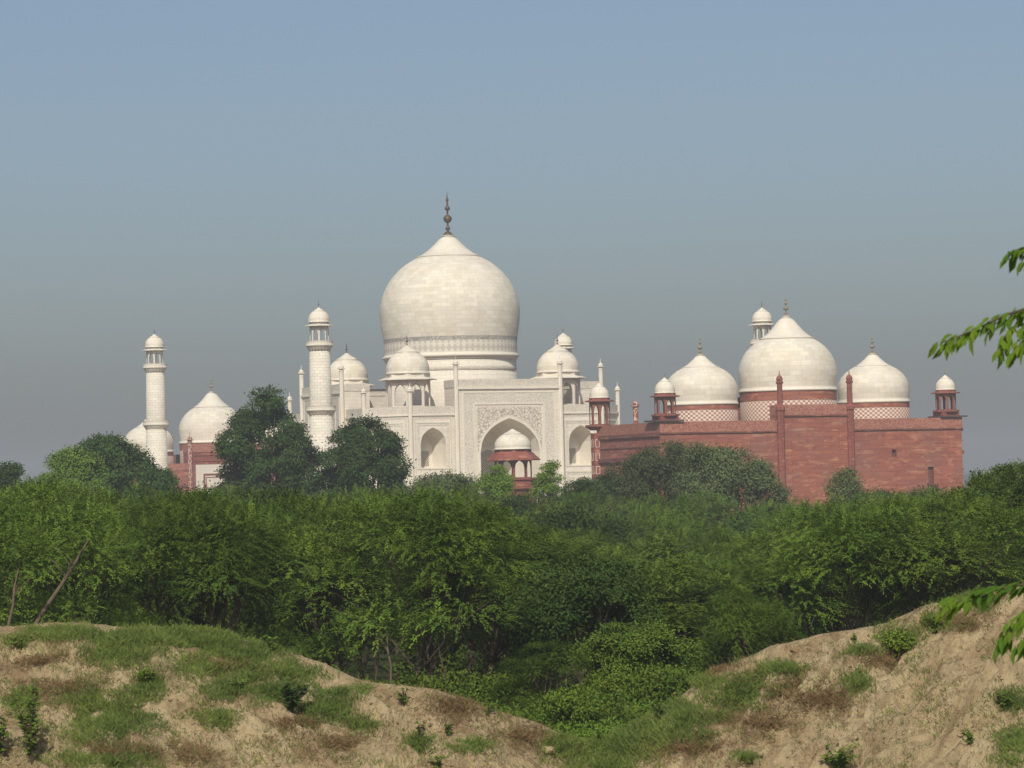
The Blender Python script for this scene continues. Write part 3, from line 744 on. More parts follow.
# ---------- the two sandstone buildings
def sandstone_building(name, u, v, flip, label):
    root = empty(name, place(u, v) - Vector((0, 0, 1.8 if flip else 0)), TH + (math.pi if flip else 0))
    tag(root, label, 'sandstone building', 'domed sandstone buildings flanking the mausoleum')
    hx, hy, ZW, ZC = 28.3, 11.7, 26.8, 29.3
    wall = MB(); par = MB(); trim = MB()
    rear = Face(-hx, -hy, 1, 0); left = Face(-hx, hy, 0, -1); right = Face(hx, -hy, 0, 1); front = Face(hx, hy, -1, 0)
    W = 2 * hx; D = 2 * hy
    slits = [(50.4, 14.6, 0.55, 2.0), (43.4, 20.4, 0.45, 0.6), (31.5, 20.4, 0.45, 0.6), (15.0, 20.4, 0.45, 0.6)]
    holes = [[(c - w, z), (c + w, z), (c + w, z + 2 * h), (c - w, z + 2 * h)] for c, z, w, h in slits]
    wall_with_holes(wall, rear, [(0, 0), (W, 0), (W, ZW - 1.7), (0, ZW - 1.7)], holes)
    sl = []
    for h in holes:
        b = MB(); wall_with_holes(b, rear, h, [], -0.5)
        for i in range(4):
            p, q = h[i], h[(i + 1) % 4]
            b.poly([rear.p(*p), rear.p(*q), rear.p(*q, -0.5), rear.p(*p, -0.5)])
        sl.append(b)
    for F, L in ((left, D), (right, D)):
        wall_with_holes(wall, F, [(0, 0), (L, 0), (L, ZW - 1.7), (0, ZW - 1.7)], [])
        slab(par, F, 0.15, L - 0.15, ZW - 1.7, ZW, -0.5, 0.1)
        slab(trim, F, 0.0, L, ZW - 2.3, ZW - 1.7, 0, 0.30)
        slab(trim, F, 0.0, L, 20.6, 21.3, 0, 0.35)
        slab(trim, F, 0.0, L, 17.9, 18.3, 0, 0.2)
        slab(trim, F, 0.0, L, 22.8, 23.0, 0, 0.12)
        for k in range(3):
            c = 4.4 + k * 7.3
            frame(trim, F, c - 2.6, c + 2.6, 6.0, 17.2, 0.3, 0, 0.15)
    slab(par, rear, -0.1, W + 0.1, ZW - 1.7, ZW, -0.5, 0.1)
    slab(trim, rear, -0.12, W + 0.12, ZW - 1.95, ZW - 1.7, -0.2, 0.22)
    # raised central bay between its two attached shafts
    c0, c1 = hx - 6.5, hx + 6.6
    cen = MB(); slab(cen, rear, c0, c1, 0, ZC - 1.7, -0.2, 0.45); slab(cen, rear, c0, c1, ZW - 2, ZC - 1.7, -3, -0.2)
    cen.build('central_bay', M['red'], root)
    slab(par, rear, c0 - .05, c1 + .05, ZC - 1.7, ZC, -3.0, 0.55)
    slab(trim, rear, c0 - .05, c1 + .05, ZC - 1.95, ZC - 1.7, -0.2, 0.66)
    for c in (c0, c1):
        q = rear.p(c, 0, 0.55)
        mb = MB(); mb.lathe([(0.62, 0), (0.62, ZC - 1.0), (0.78, ZC - .9), (0.78, ZC - .4), (0.48, ZC), (0.44, 32.7), (0.62, 32.8), (0.62, 33.1), (0.45, 33.15), (0.58, 33.5), (0.42, 33.9), (0.10, 34.2), (0.05, 34.8), (0, 34.9)], 8, q[0], q[1], False, math.pi / 8)
        mb.build('engaged_shaft', M['red_trim'], root)
    # roof
    mb = MB(); mb.poly([(-hx + .2, -hy + .2, ZW - 1.2), (hx - .2, -hy + .2, ZW - 1.2), (hx - .2, hy - .2, ZW - 1.2), (-hx + .2, hy - .2, ZW - 1.2)]); mb.build('roof', M['red_dark'], root)
    # front with portal and two side arches
    pwid, zp = 10.3, 31.2
    fh = [arch_loop(hx + s * 19.3, 9.6, 0.8, 13.5, 18.0) for s in (-1, 1)]
    wall_with_holes(wall, front, [(0, 0), (W, 0), (W, ZW - 1.7), (0, ZW - 1.7)], fh)
    slab(par, front, 0, W, ZW - 1.7, ZW, -0.5, 0.12)
    slab(trim, front, 0, W, 21.0, 21.5, 0, 0.25)
    white = MB()
    for s in (-1, 1):
        c = hx + s * 19.3
        nm = MB(); niche(nm, front, c, 9.6, 0.8, 13.5, 18.0, 4.0); nm.build('arched_niche', M['red_trim'], root)
        frame(white, front, c - 6.2, c + 6.2, 0.5, 20.3, 0.5, 0, 0.12)
        frame(white, front, c - 5.5, c + 5.5, 0.5, 19.5, 0.25, 0, 0.10)
    P = Face(hx - 0, hy + 1.2, -1, 0); cc = hx
    por = MB()
    hole = arch_loop(cc, 11.0, 0.8, 17.5, 22.6, 12)
    wall_with_holes(por, P, [(cc - pwid, 0), (cc + pwid, 0), (cc + pwid, zp - 1.8), (cc - pwid, zp - 1.8)], [hole])
    for uu in (cc - pwid, cc + pwid):
        por.poly([P.p(uu, 0, 0), P.p(uu, 0, -5), P.p(uu, zp - 1.8, -5), P.p(uu, zp - 1.8, 0)])
    por.poly([P.p(cc - pwid, zp - 1.8, -5), P.p(cc + pwid, zp - 1.8, -5), P.p(cc + pwid, ZW - 3, -5), P.p(cc - pwid, ZW - 3, -5)][::-1])
    por.poly([P.p(cc - pwid, zp - 1.8), P.p(cc + pwid, zp - 1.8), P.p(cc + pwid, zp - 1.8, -5), P.p(cc - pwid, zp - 1.8, -5)])
    po = por.build('portal', M['red_trim'], root)
    slab(par, P, cc - pwid - .1, cc + pwid + .1, zp - 1.8, zp, -5, 0.12)
    wh = MB()
    loop = [(cc - 8.9, 0.8), (cc - 5.6, 0.8)] + [(u, z) for u, z in arch_pts(cc, 11.2, 17.5, 22.7, 12)] + [(cc + 5.6, 0.8), (cc + 8.9, 0.8), (cc + 8.9, 26.4), (cc - 8.9, 26.4)]
    wall_with_holes(wh, P, loop, [], 0.06); wh.build('white_panel', M['marble_plain'], po)
    rl = MB()
    frame(rl, P, cc - 7.0, cc + 7.0, 0.8, 24.2, 0.45, 0.06, 0.14); frame(rl, P, cc - 6.4, cc + 6.4, 0.8, 23.4, 0.22, 0.06, 0.12)
    slab(rl, P, cc - pwid, cc + pwid, 27.2, 27.6, 0, .2); slab(rl, P, cc - pwid, cc + pwid, 28.6, 28.9, 0, .2)
    rl.build('red_frame', M['red_trim'], po)
    nm = MB(); niche(nm, P, cc, 11.0, 0.8, 17.5, 22.6, 5.0); nm.build('portal_recess', M['marble_plain'], po)
    white.build('white_border', M['marble_plain'], root)
    for c in (cc - pwid, cc + pwid):
        q = P.p(c, 0, 0.1)
        pinnacle(root, q[0], q[1], 0, 33.6, 0.55, M['red_inlay'])
    wall.build('wall', M['red'], root); par.build('parapet', M['red_parapet'], root); trim.build('string_course', M['red_dark'], root)
    for b in sl: b.build('slit_window', M['red_dark'], root)
    pinnacle(root, -21.2, hy - .3, 20.0, 31.0, 0.45, M['red_inlay'])
    # three domes
    dx = 0.0 if flip else 1.8
    for x, rm, rd, zb, zmx, rc, zc, zt, ztop in ((dx, 8.25, 8.1, 32.0, 35.0, 4.3, 40.7, 44.5, 48.1), (dx - 16.4, 6.1, 6.0, 29.9, 32.0, 2.95, 36.0, 38.1, 41.4), (dx + 16.5, 6.1, 6.0, 29.9, 32.0, 2.95, 36.0, 38.1, 41.4)):
        hb = (zb - ZW) * 0.34
        d = MB(); d.lathe([(rd, ZW - 1.5), (rd, zb - hb)], 64); dr = d.build('drum', M['checker'], root)
        d = MB(); d.lathe([(rd * 1.004, zb - hb), (rd * 1.004, zb - .25)], 64, cap1=False); d.build('red_band', M['red'], dr)
        d = MB(); d.lathe([(rd, zb - .25), (rd * 1.025, zb - .2), (rd * 1.025, zb + .1), (rd * 1.0, zb + .15), (rd * 1.0, zb + .55)], 64, cap1=False); d.build('cornice_ring', M['marble_plain'], dr)
        pr = dome_profile(rd * 1.0, rm, zb + .55, zmx, rc, zc, 16)
        d = MB(); d.lathe(pr, 64, 0); do = d.build('dome', M['marble_dome'], root)
        lotus_cap(do, 0, 0, rc, zc - .05, zt, 0.6, M['marble_plain'])
        finial(do, 0, 0, zt - .03, ztop - zt, M['stone_finial'], w=1.5)
        for ob in (dr, do): ob.location.x = x
    # corner kiosks on the rear corners, towers at the front corners
    for s in (-1, 1):
        ko = chhatri(root, 0, 0, 28.1, 31.0, 1.75, 2.45, 1.65, 34.0, 35.2, M['red_trim'], M['red_trim'], M['marble_dome'], M['stone_finial'], open_w=0.66, base_r=2.3, hf=0.9, ring=M['red_trim'])
        ko.location = (s * (hx - 1.9), -hy + 1.7, 0)
        sb = MB(); sb.box(-2.3 - .5 * (s < 0), 2.3 + .5 * (s > 0), -2.2, 2.2, 26.85, 27.12); so = sb.build('corner_slab', M['slate'], ko)
        sb = MB(); sb.box(-1.6, 1.6, -1.6, 1.6, 27.12, 28.0); sb.build('pedestal', M['red_trim'], ko)
        tw = MB(); tw.lathe([(1.6, 0), (1.6, 25.6)], 8, 0, 0, False, math.pi / 8)
        to = tw.build('corner_tower', M['red_trim'], root); to.location = (s * (hx - 0.7), hy + 0.3, 0)
        wf = MB()
        for k in range(8):
            a = math.pi / 8 + 2 * math.pi * k / 8; a2 = a + math.pi / 4
            p0 = (1.6 * math.cos(a), 1.6 * math.sin(a)); p1 = (1.6 * math.cos(a2), 1.6 * math.sin(a2))
            L = math.hypot(p1[0] - p0[0], p1[1] - p0[1])
            F = Face(p0[0], p0[1], (p1[0] - p0[0]) / L, (p1[1] - p0[1]) / L)
            for j in range(10): frame(wf, F, 0.26, L - 0.26, 3.0 + j * 2.25, 4.3 + j * 2.25, 0.07, 0, 0.04, True)
        wf.build('white_border', M['marble_plain'], to)
        kt = chhatri(to, 0, 0, 27.0, 31.0, 1.75, 2.5, 1.65, 34.0, 35.0, M['red_trim'], M['red_trim'], M['marble_dome'], M['stone_finial'], open_w=0.70, base_r=2.5, hf=0.9, ring=M['red_trim'])
    return root
# kiosk domes on towers would be a fourth level: they stay parts of the building
sandstone_building('sandstone_hall', -2.05, 144.0, False, 'large red sandstone hall right of the mausoleum, blank back wall and three domes')
sandstone_building('sandstone_mosque', 0.0, -151.0, True, 'distant red sandstone building left of the mausoleum, half hidden by trees')

# ---------- red tower pavilion in front of the great arch
def pavilion():
    p = at(513.5, 476.6, 532)
    root = empty('tower_pavilion', (p.x, p.y, 0), TH)
    tag(root, 'small red sandstone pavilion with white dome in front of the great marble arch', 'pavilion')
    mb = MB(); mb.lathe([(3.6, -2), (3.6, 16.2), (4.1, 16.6), (4.1, 17.0), (3.7, 17.1), (3.7, 17.9), (4.0, 18.0), (4.0, 18.3)], 8, 0, 0, False, math.pi / 8); mb.build('tower', M['red_trim'], root)
    chhatri(root, 0, 0, 18.3, 21.6, 2.9, 4.3, 2.9, 26.0, 26.9, M['red_trim'], M['red_trim'], M['marble_dome'], M['stone_finial'], open_w=0.80, hf=0.8, es=0.75, ring=M['red_trim'])
pavilion()

# ------------------------------------------------------------------ vegetation
def leaf_mesh(name, c, d, n, L, W, m):
    """leaves as rhombic blades: c base point, d along, n facing; L, W sizes (arrays)"""
    c = np.asarray(c); k = len(c)
    d = d / (np.linalg.norm(d, axis=1, keepdims=True) + 1e-9)
    s = np.cross(d, n); s /= (np.linalg.norm(s, axis=1, keepdims=True) + 1e-9)
    L = np.broadcast_to(np.asarray(L, float), (k,))[:, None]; W = np.broadcast_to(np.asarray(W, float), (k,))[:, None]
    V = np.empty((k, 4, 3)); V[:, 0] = c; V[:, 1] = c + d * L * .45 + s * W * .5; V[:, 2] = c + d * L; V[:, 3] = c + d * L * .45 - s * W * .5
    me = bpy.data.meshes.new(name)
    me.vertices.add(4 * k); me.vertices.foreach_set('co', V.astype(np.float32).ravel())
    me.loops.add(4 * k); me.loops.foreach_set('vertex_index', np.arange(4 * k, dtype=np.int32))
    me.polygons.add(k); me.polygons.foreach_set('loop_start', np.arange(0, 4 * k, 4, dtype=np.int32)); me.polygons.foreach_set('loop_total', np.full(k, 4, dtype=np.int32))
    me.update(); me.validate()
    me.materials.append(m)
    return me

def rand_dirs(k):
    v = rng.normal(size=(k, 3)); return v / np.linalg.norm(v, axis=1, keepdims=True)

def feather_crown(lobes, n_spray, leaflets=22, sl=(0.8, 1.5), L=0.17, W=0.05, droop=0.55, gap=0.40):
    lobes = np.array(lobes, float)
    area = (lobes[:, 3] * lobes[:, 4] + lobes[:, 3] * lobes[:, 5] + lobes[:, 4] * lobes[:, 5])
    pick = rng.choice(len(lobes), n_spray, p=area / area.sum())
    dirs = rand_dirs(n_spray); dirs[:, 2] = np.where(dirs[:, 2] < -0.45, -dirs[:, 2], dirs[:, 2])
    rad = 0.70 + 0.30 * rng.random(n_spray) ** 0.5
    lb = lobes[pick]
    start = lb[:, :3] + dirs * lb[:, 3:6] * rad[:, None]
    if gap > 0:
        ext = float(lobes[:, 3].mean()) * .8
        keep = np.array([mnoise.noise(Vector(q) / ext + Vector((3, 1, 7))) + .35 * mnoise.noise(Vector(q) / (ext * .4)) > gap - .5 for q in start])
        start, dirs, lb = start[keep], dirs[keep], lb[keep]; n_spray = len(start)
    h = dirs * [1, 1, 0.35] + 0.45 * rand_dirs(n_spray); h[:, 2] += 0.35
    h /= np.linalg.norm(h, axis=1, keepdims=True)
    ln = rng.uniform(sl[0], sl[1], n_spray)
    C, Dd, Nn, LL = [], [], [], []
    t = np.linspace(0.05, 1, leaflets)
    g = np.array([0, 0, -1.0])
    for i, tt in enumerate(t):
        pos = start + h * (ln * tt)[:, None] + g * (droop * ln * tt ** 2 * 1.1)[:, None]
        tang = h + g * (2 * droop * 1.1 * tt); tang /= np.linalg.norm(tang, axis=1, keepdims=True)
        side = np.cross(tang, [0, 0, 1.0]); side /= np.linalg.norm(side, axis=1, keepdims=True) + 1e-6
        sg = 1 if i % 2 else -1
        dd = tang * 0.95 + side * sg * 0.6 + g * 0.25 + 0.25 * rand_dirs(n_spray)
        up = np.cross(side, tang) * np.sign(np.cross(side, tang)[:, 2:3] + 1e-6) + 0.5 * dirs + 0.3 * rand_dirs(n_spray)
        C.append(pos + 0.03 * rand_dirs(n_spray)); Dd.append(dd); Nn.append(up); LL.append(L * (1.1 - 0.5 * tt) * rng.uniform(.7, 1.3, n_spray))
    return np.concatenate(C), np.concatenate(Dd), np.concatenate(Nn), np.concatenate(LL), W

def broad_crown(lobes, n_cl, per=12, cr=0.45, L=0.3, W=0.17, inner=0.6, gap=0.0, gs=0.8):
    lobes = np.array(lobes, float)
    area = (lobes[:, 3] * lobes[:, 4] + lobes[:, 3] * lobes[:, 5] + lobes[:, 4] * lobes[:, 5])
    pick = rng.choice(len(lobes), n_cl, p=area / area.sum()); lb = lobes[pick]
    dirs = rand_dirs(n_cl)
    rad = inner + (1 - inner + 0.06) * rng.random(n_cl) ** 0.55
    cc = lb[:, :3] + dirs * lb[:, 3:6] * rad[:, None]
    if gap > 0:
        ext = float(lobes[:, 3].mean()) * gs
        keep = np.array([mnoise.noise(Vector(q) / ext) + .35 * mnoise.noise(Vector(q) / (ext * .4)) > gap - .5 for q in cc])
        cc, dirs = cc[keep], dirs[keep]; n_cl = len(cc)
    C = np.repeat(cc, per, 0) + rng.normal(size=(n_cl * per, 3)) * [cr, cr, cr * .55]
    out = np.repeat(dirs, per, 0)
    D = out * 0.5 + 0.9 * rand_dirs(n_cl * per); D[:, 2] -= 0.35
    Nn = out * 0.9 + 0.45 * rand_dirs(n_cl * per); Nn[:, 2] += 0.6
    return C, D, Nn, L * rng.uniform(.6, 1.3, n_cl * per), W

def trunk_mesh(lobes, base, forks=1, r0=0.2, m=None, wander=0.25, stems=None):
    mb = MB()
    top = np.mean([l[:3] for l in lobes], axis=0)
    bases = stems or [base]
    for bi, b in enumerate(bases):
        b = Vector(b)
        fork = b.lerp(Vector(top), 0.35) + Vector((random.uniform(-1, 1) * wander, random.uniform(-1, 1) * wander, 0))
        k0 = b.lerp(fork, .5) + Vector((random.uniform(-1, 1), random.uniform(-1, 1), 0)) * wander * .6
        mb.tube([b - Vector((0, 0, .3)), b, k0, fork], [r0 * 1.4, r0 * 1.15, r0 * .95, r0 * .8], 8)
        for i, l in enumerate(lobes):
            if len(bases) > 1 and i % len(bases) != bi: continue
            if l[2] < .75 * top[2] and b.z == 0: continue
            e = Vector(l[:3]); md = fork.lerp(e, .5) + Vector((random.uniform(-1, 1), random.uniform(-1, 1), random.uniform(0, 1))) * wander
            mb.tube([fork, md, e], [r0 * .6, r0 * .36, r0 * .12], 6)
            for q in range(3):
                dv = Vector((random.uniform(-1, 1), random.uniform(-1, 1), random.uniform(-.2, .9))).normalized()
                e2 = e + Vector((dv.x * l[3], dv.y * l[4], dv.z * l[5])) * .85
                mb.tube([md, md.lerp(e2, .5) + Vector((0, 0, .12)), e2], [r0 * .26, r0 * .16, r0 * .04], 5)
    return mb

class Proto: pass
def tree_proto(kind, lobes, crown, leaf, r0=0.16, stems=None, bark='bark', wander=0.3):
    p = Proto(); p.kind = kind
    c, d, n, L, W = crown
    p.crown = leaf_mesh(kind + '_crown', c, d, n, L, W, M[leaf])
    tm = trunk_mesh(lobes, (0, 0, 0), r0=r0, stems=stems, wander=wander)
    o = tm.build(kind + '_trunk', M[bark]); p.trunk = o.data; bpy.data.objects.remove(o)
    p.w = max(abs(np.array([l[0] for l in lobes])).max() + 0.8 * max(l[3] for l in lobes), 0.1) * 2
    p.h = float(np.quantile(c[:, 2] , 0.995))
    return p

def put(p, name, loc, sx, sz, rz, label, cat='tree', group=None):
    r = empty(name, loc, rz); r.scale = (sx, sx, sz)
    for nm, me in (('trunk', p.trunk), ('crown', p.crown)):
        o = bpy.data.objects.new(nm, me); COL.objects.link(o); o.parent = r
    tag(r, label, cat, group)
    return r

def rand_lobes(W, H, zlow, n, rr=(0.28, 0.42), flat=0.75, skirt=True):
    out = []
    for i in range(n):
        a = random.uniform(0, 2 * math.pi); q = math.sqrt((i + .5) / n) * W * 0.5 * 0.68
        r = W * 0.5 * random.uniform(*rr) * 1.25
        zt = H - (q / (W * .5)) ** 2 * (H - zlow) * .55 - r * flat
        out.append((q * math.cos(a), q * math.sin(a), max(zlow + .2, zt - random.uniform(0, .25) * H), r, r, r * flat))
    # skirt
    for i in range(int(n * .55) if skirt else 0):
        if random.random() < .12: continue
        a = 2 * math.pi * i / int(n * .55) + random.uniform(-.3, .3); r = W * .5 * random.uniform(.30, .42)
        out.append((W * .36 * math.cos(a), W * .36 * math.sin(a), zlow + random.uniform(-.12, .2) * H + .2 * r, r, r, r * .9))
    return out

F_ = []
for i in range(3):
    lb = rand_lobes(6.4, 7.0, 1.9, 16, (.20, .30), .8)
    F_.append(tree_proto('thorn_tree', lb, feather_crown(lb, 9000, 21, (.45, .95), .085, .028, .34, .36), 'leaf_feather', 0.08, stems=[(-.3, 0, 0), (.35, .2, 0)] if i else None))
for i in range(2):
    lb = rand_lobes(5.6, 6.6, 2.0, 14, (.20, .30), .8)
    F_.append(tree_proto('olive_thorn_tree', lb, feather_crown(lb, 6000, 14, (0.4, 0.8), 0.12, 0.045, 0.3, .34), 'leaf_olive', 0.08))
U_ = []
for i in range(2):
    lb = rand_lobes(6.8, 7.0, 4.0, 16, (.20, .30), .65, False)
    U_.append(tree_proto('thorn_tree', lb, feather_crown(lb, 7200, 19, (.45, .95), .09, .030, .32, .34), 'leaf_feather' if i else 'leaf_olive', 0.08))
B_ = []
for i in range(2):
    lb = rand_lobes(5.6, 6.6, 1.2, 10)
    B_.append(tree_proto('broadleaf_tree', lb, broad_crown(lb, 6400, 12, 0.18, 0.15, 0.08, .55, .44), 'leaf_olive' if i else 'leaf_deep', 0.10))
S_ = []
for i in range(2):
    lb = [(random.uniform(-.6, .6), random.uniform(-.6, .6), random.uniform(.35, .9), random.uniform(.4, .65), random.uniform(.4, .65), random.uniform(.35, .5)) for _ in range(6)]
    S_.append(tree_proto('bush', lb, broad_crown(lb, 700, 10, 0.12, 0.10, 0.048, .4, .4), 'leaf_olive' if i else 'leaf_feather', 0.035, wander=.12))

def row_tree(p, name, px, ytop, d, wpx, label, group=None, base=None, cat='tree', rz=None):
    t = at(px, ytop, d); g = ground(t.x, t.y) if base is None else base
    h = t.z - g
    return put(p, name, (t.x, t.y, g - .05), wpx * d / FPX / p.w, h / p.h, random.uniform(0, 6.28) if rz is None else rz, label, cat, group)

# front row, each with its own look and place
front = [
    (0, 'thorn_tree', 30, 484, 103, 250, 'feathery green thorn tree at the left edge above the sandy mound, reaching out of view'),
    (1, 'thorn_tree', 190, 492, 108, 215, 'feathery green thorn tree behind the crest of the left mound, dark hollow to its right'),
    (2, 'thorn_tree', 415, 490, 102, 250, 'big drooping feathery thorn tree in front of the marble mausoleum, largest of the near trees'),
    (0, 'thorn_tree', 300, 496, 122, 190, 'feathery thorn tree set back in the dark gap between two nearer drooping trees'),
    (3, 'olive_thorn_tree', 668, 560, 112, 170, 'olive thorn tree with yellowed leaves above the notch between the two mounds'),
    (1, 'thorn_tree', 748, 586, 101, 120, 'low feathery thorn tree standing just behind the top of the right mound'),
    (2, 'thorn_tree', 850, 500, 112, 230, 'wide bushy thorn tree behind the right mound, below the sandstone wall'),
    (1, 'thorn_tree', 955, 500, 116, 150, 'thorn tree behind the right mound, between the wide bushy tree and the tall light one'),
]
for i, nm, px, yt, d, w, lb in front: row_tree(F_[i], nm, px, yt, d, w, lb)
row_tree(B_[0], 'broadleaf_tree', 580, 562, 108, 170, 'dark broadleaf tree with bare grey twigs above the notch between the mounds')
row_tree(F_[4], 'olive_thorn_tree', 1010, 468, 128, 150, 'tall light green tree at the right edge of the view, rising past the sandstone wall')

row_tree(F_[0], 'thorn_tree', 545, 640, 96, 110, 'low thorn tree in the hollow behind the low end of the left mound')
row_tree(B_[1], 'broadleaf_tree', 640, 622, 98, 140, 'leafy olive broadleaf tree at the forest edge behind the bright notch bushes')
# packed forest behind
def ytop_line(px, d):
    x = [0, 130, 260, 420, 520, 600, 700, 800, 860, 1024]
    nearv = [490, 500, 505, 500, 550, 585, 580, 550, 505, 490]
    farv = [484, 486, 490, 493, 493, 493, 495, 498, 495, 486]
    a = np.interp(px, x, nearv); b = np.interp(px, x, farv)
    t = min(1, max(0, (d - 115) / 170.0)) ** 0.6
    return a + (b - a) * t
rows = [113, 121, 129, 139, 150, 168, 188, 212, 240, 270, 305, 345, 385]
for ri, d in enumerate(rows):
    wm = 6.0 + (d - 115) * 0.016
    half = 512 * d / FPX + 4
    x = -half + random.uniform(0, 2)
    while x < half:
        dd = d + random.uniform(-6, 6)
        px = 512 + x / dd * FPX
        yt = ytop_line(px, dd) + random.uniform(-4, 8)
        w = wm * random.uniform(.95, 1.35) * FPX / dd
        k = random.random()
        if d < 145: p, nm, lb, gp = U_[random.randrange(2)], 'thorn_tree', 'feathery green thorn tree packed in the forest canopy below the monuments', 'feathery thorn trees of the forest'; w *= 1.1
        elif k < .52: p, nm, lb, gp = F_[random.randrange(3)], 'thorn_tree', 'feathery green thorn tree packed in the forest canopy below the monuments', 'feathery thorn trees of the forest'
        elif k < .8: p, nm, lb, gp = F_[3 + random.randrange(2)], 'olive_thorn_tree', 'yellowish olive thorn tree packed in the forest canopy below the monuments', 'olive thorn trees of the forest'
        else: p, nm, lb, gp = B_[random.randrange(2)], 'broadleaf_tree', 'dense broadleaf tree packed in the forest canopy below the monuments', 'broadleaf trees of the forest'
        row_tree(p, nm, px, yt - sa * 0, dd, w, lb, gp)
        x += wm * random.uniform(.72, 1.0)

# undergrowth in the shade of the front row
for i in range(75):
    px = random.uniform(-10, 1034) if i < 40 else random.uniform(340, 720); d = random.uniform(84, 104)
    x = (px - 512) * d / FPX; g = ground(x, d)
    s = random.uniform(.6, 1.3)
    put(S_[random.randrange(2)], 'bush', (x, d, g - .05), s, s * random.uniform(.8, 1.2), random.uniform(0, 6), 'shrub in the dark undergrowth between the mounds and the forest', 'bush', 'undergrowth shrubs')

# large individual trees before the monuments: lobes surveyed in pixels
def hero(name, lobes_px, d, label, leaf, crown_kind='broad', n=2600, L=.5, W=.32, cr=.5, base_px=None, stems=None, bark='bark', r0=.3):
    P = [at(px, py, d) for px, py, r in lobes_px]
    bx = at(base_px[0], base_px[1], d) if base_px else sum(P, Vector()) / len(P)
    g = ground(bx.x, bx.y) if not base_px or len(base_px) < 3 else base_px[2]
    k = d / FPX
    lb = []
    for p, (px, py, r) in zip(P, lobes_px):
        lb.append((p.x - bx.x, random.uniform(-.5, .5) * r * k, p.z - g, r * k, r * k, r * k * .85))
    r = empty(name, (bx.x, d, g)); tag(r, label, 'tree')
    cr_ = broad_crown(lb, int(n * 2.4), 14, cr * .75, L * .55, W * .55, .5, .47, .9) if crown_kind == 'broad' else broad_crown(lb, int(n * 2.4), 14, .36, .26, .12, .45, .30, 1.2)
    me = leaf_mesh('crown', *cr_, M[leaf]); o = bpy.data.objects.new('crown', me); COL.objects.link(o); o.parent = r
    tm = trunk_mesh(lb, (0, 0, 0), r0=r0, wander=.5, stems=stems); tm.build('trunk', M[bark], r)
    return r

hero('dark_broadleaf_tree', [(268, 402, 17), (262, 415, 20), (248, 427, 20), (284, 424, 20), (238, 447, 20), (228, 440, 9), (290, 452, 24), (262, 447, 26), (308, 464, 16), (265, 474, 28), (298, 480, 22), (238, 472, 17), (230, 488, 14), (255, 492, 22), (285, 495, 22)], 360,
     'tall dark tree with pointed top standing left of the near minaret', 'leaf_dark', n=3600, L=.5, W=.34, cr=.42)
hero('dark_broadleaf_tree', [(365, 432, 18), (350, 444, 19), (381, 448, 20), (338, 462, 18), (368, 465, 30), (393, 468, 17), (330, 482, 16), (404, 482, 9), (360, 486, 26), (390, 490, 18), (340, 494, 20)], 350,
     'rounded dark tree with broad crown in front of the left end of the mausoleum', 'leaf_dark', n=3000, L=.48, W=.32, cr=.42)
hero('dark_broadleaf_tree', [(114, 449, 15), (98, 447, 12), (130, 458, 17), (85, 452, 10), (118, 466, 22), (146, 470, 16), (158, 480, 14), (172, 487, 10), (140, 486, 20), (105, 480, 24)], 345,
     'dark spreading tree below the farthest left minaret', 'leaf_dark', n=2400, L=.45, W=.3, cr=.4)
hero('light_broadleaf_tree', [(74, 456, 13), (62, 466, 14), (88, 466, 14), (54, 480, 12), (75, 480, 20), (97, 482, 12), (60, 494, 18), (90, 496, 18)], 320,
     'light green rounded tree in front of the dark spreading tree at left', 'leaf_light', n=2000, L=.4, W=.26, cr=.4)
hero('dark_broadleaf_tree', [(6, 472, 9), (14, 470, 7), (-6, 474, 12), (8, 484, 12), (-8, 490, 14)], 340, 'small dark treetop at the left edge of the skyline', 'leaf_dark', n=700, L=.4, W=.26, cr=.4)
hero('grey_green_tree', [(655, 462, 17), (640, 468, 16), (672, 455, 15), (622, 474, 14), (660, 474, 22), (690, 470, 18), (630, 486, 16), (608, 484, 9), (650, 492, 22), (690, 492, 20)], 335,
     'hazy grey green tree before the left corner of the sandstone hall', 'leaf_gray', 'feather', n=1900, bark='bark_pale')
hero('grey_green_tree', [(700, 457, 14), (718, 462, 17), (738, 462, 15), (755, 472, 14), (725, 476, 20), (766, 484, 11), (700, 480, 20), (745, 490, 18), (776, 494, 9), (715, 495, 22)], 325,
     'hazy grey green tree before the central shaft of the sandstone wall', 'leaf_gray', 'feather', n=1900, bark='bark_pale')
hero('grey_green_tree', [(846, 473, 6), (838, 478, 5), (851, 479, 7), (834, 488, 6), (847, 488, 9), (857, 490, 5), (843, 499, 12)], 330, 'small round grey green treetop against the sandstone wall', 'leaf_pale', 'feather', n=260, bark='bark_pale')
hero('grey_green_tree', [(432, 485, 12), (450, 481, 11), (420, 490, 10), (465, 486, 10), (440, 494, 18)], 330, 'straggly grey green tree left of the red tower pavilion', 'leaf_gray', 'feather', n=620, bark='bark_pale')
hero('sapling_tree', [(548, 470, 6), (553, 464, 4), (544, 478, 6), (555, 478, 6), (549, 486, 9), (540, 490, 9)], 300, 'thin light green sapling right of the red tower pavilion', 'leaf_light', n=300, L=.3, W=.2, cr=.3, r0=.1)
hero('sapling_tree', [(497, 474, 9), (488, 480, 9), (505, 482, 9), (498, 490, 14), (480, 490, 10)], 300, 'bushy light green young tree left of the red tower pavilion', 'leaf_light', n=520, L=.3, W=.2, cr=.3, r0=.1)
hero('dark_broadleaf_tree', [(585, 486, 9), (600, 484, 9), (572, 490, 9), (560, 495, 9), (575, 499, 10), (592, 494, 14)], 320, 'low dark treetop below the corner tower of the sandstone hall', 'leaf_dark', n=520, L=.35, W=.22, cr=.35)
